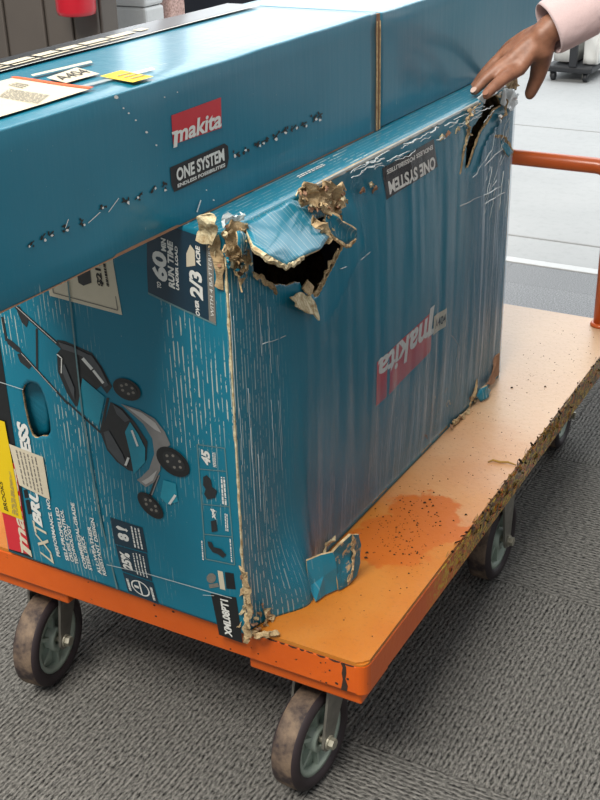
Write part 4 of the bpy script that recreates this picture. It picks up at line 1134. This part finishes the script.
# row of scuffs and punctures
rs = random.Random(12)
SC = [(30, 243), (42, 236), (50, 233), (66, 229), (82, 222), (103, 208), (125, 201), (138, 196), (152, 189), (163, 186), (236, 154), (246, 150), (257, 143), (264, 140), (275, 135), (283, 131), (293, 127), (303, 123), (313, 119), (320, 116)]
dark, pale = [], []
for x, y in SC:
    cx, cy = x, y
    for m in range(4):
        ex, ey = cx + rs.uniform(-3, 3), cy + rs.uniform(-3.5, 3.5)
        dark.append([(ex + math.cos(a) * rs.uniform(.3, 1.7), ey + math.sin(a) * rs.uniform(.5, 2.6)) for a in [i * 2 * math.pi / 6 for i in range(6)]])
    dark.append(stroke((cx - rs.uniform(1, 4), cy + rs.uniform(1, 4)), (cx + rs.uniform(1, 4), cy - rs.uniform(1, 4)), 1.1))
    cx += rs.uniform(-2, 2.5); cy += rs.uniform(-1, 4)
    pale.append([(cx + math.cos(a) * rs.uniform(.6, 2), cy + math.sin(a) * rs.uniform(.6, 2.2)) for a in [i * 2 * math.pi / 6 for i in range(6)]])
pale += [ell(x, y, r, r * .8, 20, 6) for x, y, r in ((122, 108, 1), (127, 113, 1.1), (134, 120, 1.1), (145, 132, 1.5), (155, 145, 1.1), (115, 97, 2.4), (163, 97, .8), (176, 92, .7), (213, 200, 1), (206, 190, .8))]
pale += [stroke((68, 219), (65, 228), .7), stroke((100, 212), (88, 223), .7), stroke((118, 198), (108, 212), .6), stroke((200, 200), (196, 212), 1.2)]
tag(shapes('scuff_mark', FL, dark, M_INK, lc, OFF * 1.6), kind='stuff')
tag(shapes('scuff_mark', FL, pale, M_WHITE, lc, OFF * 2.2), kind='stuff')
# --- print and labels on its top face
bp_ = patch('black_strip', FLT, [(LY0 + .01, LWD - .004), (LSEAM - .01, LWD - .004), (LSEAM - .01, LWD - .062), (LY0 + .01, LWD - .062)], M_BLACK, lc, off=.003, n=(60, 3), raw=True)
q = [FLT.P(u, v) for u, v in ((-.25, LWD - .030),)]
def bars_raw(name, F, u0, u1, v0, v1, rows, mat, parent, off, seed, fill):
    rnd = random.Random(seed); V, Fc = [], []
    for r in range(rows):
        b0 = v0 + (v1 - v0) * (r + .5 - fill / 2) / rows; b1 = v0 + (v1 - v0) * (r + .5 + fill / 2) / rows; a = u0
        while a < u1:
            e = min(u1, a + rnd.uniform(.02, .05)); k = len(V)
            V += [F.P(a, b0, off), F.P(e, b0, off), F.P(e, b1, off), F.P(a, b1, off)]; Fc.append((k, k + 1, k + 2, k + 3)); a = e + rnd.uniform(.004, .01)
    return frompy(name, V, Fc, mat, parent)
bars_raw('strip_lettering', FLT, -.2, .24, LWD - .044, LWD - .028, 1, M_CREAM, bp_, .0037, 51, .9)
bars_raw('strip_lettering', FLT, -.2, .18, LWD - .055, LWD - .048, 1, M_CREAM, bp_, .0037, 52, .7)
patch('strip_border', FLT, [(LY0 + .01, LWD - .062), (LSEAM - .01, LWD - .062), (LSEAM - .01, LWD - .064), (LY0 + .01, LWD - .064)], M_WHITE, lc, off=.003, n=(40, 1), raw=True)
sl = patch('shipping_label', FLT, [(93.3, 91), (14, 81), (-75, 104), (-20, 126)], M_CREAM, lc, off=.003)
patch('label_stripe', FLT, [(94.5, 90.6), (15, 80.2), (10.5, 81.3), (89, 92.2)], M_ORSTRIPE, sl, off=.0038)
bars('barcode', FLT, [(50, 98), (10, 92), (-2, 100), (38, 107)], 12, M_GREYINK, sl, .0038, 53, .45)
bars('label_lettering', FLT, [(30, 88), (16, 86), (8, 89), (22, 92)], 3, M_GREYINK, sl, .0038, 54, .5)
wt = patch('white_tag', FLT, [(66.5, 85.5), (100, 76), (77, 70.3), (46.7, 80.8)], M_CREAM, lc, off=.003)
letters('tag_lettering', FLT, [('A404', [(63, 83.4), (92, 75.2), (80, 72.2), (53, 80.8)])], M_INK, wt, .0038, bold=.0)
patch('strip_label', FLT, [(31, 78), (91, 63.5), (93, 65.2), (33.5, 79.4)], M_CREAM, lc, off=.003)
patch('strip_label', FLT, [(77, 88.5), (152, 69), (155, 71), (82, 90)], M_BUNCH, lc, off=.0026)
yp = patch('yellow_label', FLT, [(133, 86.2), (154, 80), (121.7, 72.7), (100, 79)], M_YELLOW, lc, off=.0036)
bars('label_lettering', FLT, [(134, 83.5), (148, 79.5), (128, 75.2), (115, 78.8)], 3, M_GREYINK, yp, .0044, 55, .3)
# ================================================================== dirt on the deck
rs = random.Random(21)
V, Fc = [], []
def crumb(c, r):
    k = len(V)
    ps = [(1, 0, .1), (.2, .9, .15), (-.9, .3, .1), (-.4, -.9, .12), (0, 0, .9)]
    for p in ps: V.append((c[0] + p[0] * r * rs.uniform(.6, 1.2), c[1] + p[1] * r * rs.uniform(.6, 1.2), DECK + p[2] * r))
    for f in ((0, 1, 4), (1, 2, 4), (2, 3, 4), (3, 0, 4), (0, 3, 2, 1)): Fc.append(tuple(k + i for i in f))
for k in range(230):
    px, py = rs.gauss(405, 30), rs.gauss(530, 26)
    b = BO + BV * 0; P = DP(px, py, 0)
    if (P - BO).dot(-BU) < .006 or P.x > -.01: continue
    crumb(P, rs.choice((.0008, .001, .0012, .0015, .0022)))
for k in range(260):
    P = Vector((rs.uniform(-.17, -.01), rs.uniform(.05, 1.25), DECK))
    if (P - BO).dot(-BU) < .006: continue
    crumb(P, rs.choice((.0006, .0008, .001, .0015)))
for px, py in ((512, 388), (545, 387), (466, 515), (367, 553), (366, 558), (430, 500), (425, 503), (433, 506), (375, 483)): crumb(DP(px, py, 0), .0035)
d = frompy('dirt_crumbs', V, Fc, M_DIRT); tag(d, 'dark crumbs of dirt scattered over the orange deck', 'dirt', kind='stuff')
# flaking edge of the deck: ragged chips and straw caught on the rim
V, Fc = [], []
for k in range(420):
    y = rs.uniform(.28, 1.28); 
    if rs.random() > .35 + .65 * (1 - abs(y - .62) / .7): continue
    x = rs.gauss(0, .002); z = DECK + rs.uniform(-.045, .004) if rs.random() < .5 else DECK + rs.uniform(-.006, .005)
    x = max(x, .0005) if z < DECK else x
    L = rs.uniform(.003, .009); a = rs.uniform(-.9, .9); n = len(V); w = rs.uniform(.0008, .002)
    dy, dz = L * math.cos(a), L * math.sin(a)
    c = Vector((x, y, z)); u = Vector((rs.uniform(-.3, .6) * L * .4, dy, dz)); s = Vector((.5, -math.sin(a), math.cos(a))).normalized() * w
    for p in (c - u - s, c + u - s, c + u + s, c - u + s): V.append(p)
    V.append(c + Vector((w, 0, w * 1.2)))
    for f in ((0, 1, 4), (1, 2, 4), (2, 3, 4), (3, 0, 4), (0, 3, 2, 1)): Fc.append(tuple(n + i for i in f))
half = len(Fc) // 10 * 5
c1 = frompy('flaking_rim', V, Fc, [M_DIRT, M_DRYLEAF], cart); tag(c1, kind='stuff')
for i, p in enumerate(c1.data.polygons): p.material_index = 1 if (i // 5) % 5 < 2 else 0
# a dry stem lying by the edge
st = tube('dry_stem', [DP(488, 462, .002), DP(493, 460, .003), DP(500, 462, .0025), DP(508, 462, .003), DP(516, 465, .002)], [.0012, .002, .0022, .0018, .001], M_DRYLEAF, None, 7)
tag(st, 'short dry brown stem lying near the flaking deck edge', 'stem')

# ================================================================== person reaching in
def capsules(bm, chains, seg=14):
    for ch in chains:
        pts = [Vector(c[:3]) for c in ch]; rr = [c[3] for c in ch]
        # rounded ends
        a = (pts[0] - pts[1]).normalized(); b = (pts[-1] - pts[-2]).normalized()
        P, Q = [], []
        for k in (85, 60, 35): P.append(pts[0] + a * rr[0] * math.sin(math.radians(k))); Q.append(rr[0] * math.cos(math.radians(k)))
        P += pts; Q += rr
        for k in (35, 60, 85): P.append(pts[-1] + b * rr[-1] * math.sin(math.radians(k))); Q.append(rr[-1] * math.cos(math.radians(k)))
        tube_pts(bm, P, Q, seg)
def blob(name, chains, vox, mat, parent, smooth=6, ell_=()):
    bm = bmesh.new(); capsules(bm, chains)
    for (c, s, rz) in ell_:
        r = bmesh.ops.create_uvsphere(bm, u_segments=24, v_segments=16, radius=1)
        M = Matrix.Translation(c) @ rz.to_4x4() @ Matrix.Diagonal((*s, 1))
        bmesh.ops.transform(bm, matrix=M, verts=r['verts'])
    bmesh.ops.recalc_face_normals(bm, faces=bm.faces)
    o = frombm(name, bm, mat, parent, True)
    rm = o.modifiers.new('skin', 'REMESH'); rm.mode = 'VOXEL'; rm.voxel_size = vox; rm.use_smooth_shade = True
    sm = o.modifiers.new('smooth', 'SMOOTH'); sm.iterations = smooth; sm.factor = .5
    return o
person = empty('person', 'person in a pink long-sleeved top resting one hand on the mower carton', 'person')
ZB = DECK + BH
WR_ = Vector((-.073, .862, .688 + DECK)); EL = Vector((.10, 1.02, .785 + DECK)); SH = Vector((.235, 1.13, 1.045 + DECK))
fdir = Vector((-.9, -.43, 0)).normalized(); rdir = Vector((fdir.y, -fdir.x, 0))
C0 = SH - rdir * .185; C0.z = 0
def B(r, f, z): return C0 + rdir * r + fdir * f + Z * z
def tup(v, r): return (v.x, v.y, v.z, r)
def pxp(px, py, x):       # point on a photo ray at a given x
    d = pray(px, py); return CAM + d * ((x - CAM.x) / d.x)
def pz(px, py, z):
    return hit(px, py, Vector((0, 0, z)), Z)
# right hand: knuckles, finger joints and tips
K = {'i': pxp(519, 69, -.114), 'm': pxp(511, 60, -.130), 'r': pxp(508, 52, -.146), 'p': pxp(510, 46, -.160)}
T = {'i': pz(485.5, 95, ZB + .011), 'm': pz(474.5, 91, ZB + .011), 'r': pz(476, 84, ZB + .011), 'p': pz(487, 73, ZB + .011)}
fing = []
for k, r0, lift in (('i', .0112, .004), ('m', .0112, .005), ('r', .0104, .005), ('p', .009, .004)):
    a, b = K[k], T[k]
    j1 = a.lerp(b, .42) + Z * lift; j2 = a.lerp(b, .75) + Z * lift * .75
    fing.append([tup(WR_.lerp(a, .25), .017), tup(WR_.lerp(a, .65) + Z * .003, .0135), tup(a, r0 + .002), tup(j1, r0), tup(j2, r0 * .92), tup(b, r0 * .78)])
tm = pxp(541, 62, -.092); tj = pxp(537, 78, -.098); tt = pxp(530, 94, -.108)
thumb = [tup(WR_ + Vector((-.012, -.012, -.012)), .020), tup(pxp(542, 50, -.086), .021), tup(tm, .0175), tup(tj, .0135), tup(tt, .0105)]
palm = [tup(WR_, .024), tup(WR_.lerp((K['i'] + K['p']) / 2, .5), .021), tup((K['m'] + K['r']) / 2, .012)]
fore = [tup(WR_.lerp((K['m'] + K['r']) / 2, .12), .022), tup(WR_, .0235), tup(WR_.lerp(EL, .25), .028), tup(WR_.lerp(EL, .75), .040), tup(EL, .042), tup(EL.lerp(SH, .5), .046), tup(SH, .055), tup(B(.06, 0, SH.z + .03), .06)]
hx = SH.z + .03     # base of the neck
HC = B(0, .05, hx + .235)
body_ch = fing + [thumb, palm, fore,
    [tup(B(0, 0, .84), .13), tup(B(0, .01, 1.0), .115), tup(B(0, .02, 1.16), .125), tup(B(0, 0, hx - .06), .11), tup(B(0, .0, hx + .02), .06), tup(B(0, .02, hx + .12), .052), tup(HC - Z * .05, .06)],
    [tup(B(-.10, 0, hx - .04), .07), tup(B(-.185, 0, SH.z), .055), tup(B(-.24, -.02, SH.z - .28), .043), tup(B(-.25, .06, SH.z - .52), .03), tup(B(-.25, .09, SH.z - .62), .025)],
    [tup(B(-.10, 0, .82), .10), tup(B(-.10, .02, .45), .065), tup(B(-.10, 0, .09), .04), tup(B(-.10, .10, .04), .035)],
    [tup(B(.10, 0, .82), .10), tup(B(.10, .02, .45), .065), tup(B(.10, 0, .09), .04), tup(B(.10, .10, .04), .035)]]
for k in range(4):
    b0 = B(-.25 + .018 * (k - 1.5), .095, SH.z - .66)
    body_ch.append([tup(B(-.25, .09, SH.z - .62), .014), tup(b0, .009), tup(b0 - Z * .035 + fdir * .006, .0085), tup(b0 - Z * .065 - fdir * .004, .007)])
body_ch.append([tup(B(-.25, .10, SH.z - .63), .013), tup(B(-.235, .13, SH.z - .665), .0095), tup(B(-.235, .135, SH.z - .70), .008)])
Rz = Matrix.Rotation(math.atan2(fdir.y, fdir.x), 3, 'Z')
body = blob('body', body_ch, .0042, M_SKIN, person, 4, [(HC, (.095, .075, .118), Rz), (HC + fdir * .028 - Z * .055, (.062, .055, .055), Rz), (HC + fdir * .096 - Z * .012, (.016, .012, .02), Rz),
    (HC + rdir * .077 - Z * .005, (.014, .008, .028), Rz), (HC - rdir * .077 - Z * .005, (.014, .008, .028), Rz)])
# nails
for k in ('i', 'm', 'r', 'p'):
    b = T[k]; dr = (T[k] - K[k]).normalized(); nn = (CAM - b).normalized(); nn = (nn + Z * .6 - dr * dr.dot(nn)).normalized()
    sd = dr.cross(nn).normalized(); V = []
    for a in range(10):
        q = 2 * math.pi * a / 10; V.append(b + nn * .0088 + dr * (.004 + .006 * math.cos(q)) + sd * .0042 * math.sin(q))
    frompy('fingernail', V, [tuple(range(10))], M_NAIL, body)
for s in (-1, 1):
    bm = bmesh.new(); r = bmesh.ops.create_uvsphere(bm, u_segments=14, v_segments=10, radius=.012)
    bmesh.ops.translate(bm, verts=bm.verts, vec=HC + fdir * .083 + rdir * s * .033 + Z * .012); frombm('eye', bm, M_EYE, person, True)
frompy('mouth', [HC + fdir * .088 - Z * .062 + rdir * a + Z * b for a, b in ((-.024, .002), (0, .007), (.024, .002), (0, -.008))], [(0, 1, 2, 3)], M_NAIL, person)
blob('hair', [[tup(HC + Z * .03 - fdir * .03, .092), tup(HC + Z * .05 + fdir * .0, .088)], [tup(HC - fdir * .06, .07), tup(HC - fdir * .07 - Z * .12, .05)]], .008, M_HAIR, person, 6)
# sleeve with a turned cuff, torso
cuffs = WR_.lerp(EL, .06); ad = (EL - WR_).normalized()
sl_ch = [[tup(WR_.lerp(EL, .17), .040), tup(WR_.lerp(EL, .45), .048), tup(WR_.lerp(EL, .8), .055), tup(EL, .058), tup(EL.lerp(SH, .5), .062), tup(SH, .072), tup(B(.06, 0, hx - .03), .075)],
    [tup(B(0, 0, .82), .15), tup(B(0, .02, 1.0), .135), tup(B(0, .03, 1.16), .145), tup(B(0, 0, hx - .06), .12), tup(B(0, 0, hx - .02), .08)],
    [tup(B(-.06, 0, hx - .03), .075), tup(B(-.185, 0, SH.z), .07), tup(B(-.24, -.02, SH.z - .28), .058), tup(B(-.25, .06, SH.z - .5), .048)]]
for q in (-1, 1):      # breadth of the chest and waist
    sl_ch.append([tup(B(q * .07, .005, .80), .125), tup(B(q * .05, .015, 1.0), .115), tup(B(q * .08, .02, 1.14), .115), tup(B(q * .10, 0, hx - .09), .085)])
sl_ch.append([tup(B(-.15, 0, hx - .06), .072), tup(B(0, .005, hx - .045), .085), tup(B(.15, 0, hx - .06), .072)])
blob('pink_top', sl_ch, .007, M_PINK, person, 5)
# the cuff: a hollow turned-up band
w1 = ad.cross(Z).normalized(); w2 = ad.cross(w1).normalized()
prof = [(.052, .036), (.034, .0355), (.012, .0385), (.000, .0415), (-.003, .044), (.003, .046), (.02, .0465), (.05, .046), (.07, .046)]
V, Fc = [], []; n = 36
base = WR_.lerp(EL, -.02)
for i, (s, r) in enumerate(prof):
    for k in range(n):
        a = 2 * math.pi * k / n; rr = r * (1 + .05 * math.sin(2 * a + .6) + .03 * noise.noise(Vector((math.cos(a) * 2, math.sin(a) * 2, s * 20))))
        V.append(base + ad * s + (w1 * math.cos(a) * .86 + w2 * math.sin(a)) * rr)
for i in range(len(prof) - 1):
    for k in range(n): Fc.append((i * n + k, i * n + (k + 1) % n, (i + 1) * n + (k + 1) % n, (i + 1) * n + k))
cf = frompy('cuff', V, Fc, M_PINK, person, True)
blob('trousers', [[tup(B(-.03, 0, .84), .14), tup(B(.03, 0, .84), .14)], [tup(B(-.10, 0, .82), .115), tup(B(-.10, .02, .45), .085), tup(B(-.10, 0, .10), .065)], [tup(B(.10, 0, .82), .115), tup(B(.10, .02, .45), .085), tup(B(.10, 0, .10), .065)]], .012, M_DENIM, person, 5)
for s in (-1, 1):
    blob('shoe', [[tup(B(s * .10, -.04, .05), .048), tup(B(s * .10, .06, .046), .045), tup(B(s * .10, .15, .04), .038)]], .008, M_SHOE, person, 4)
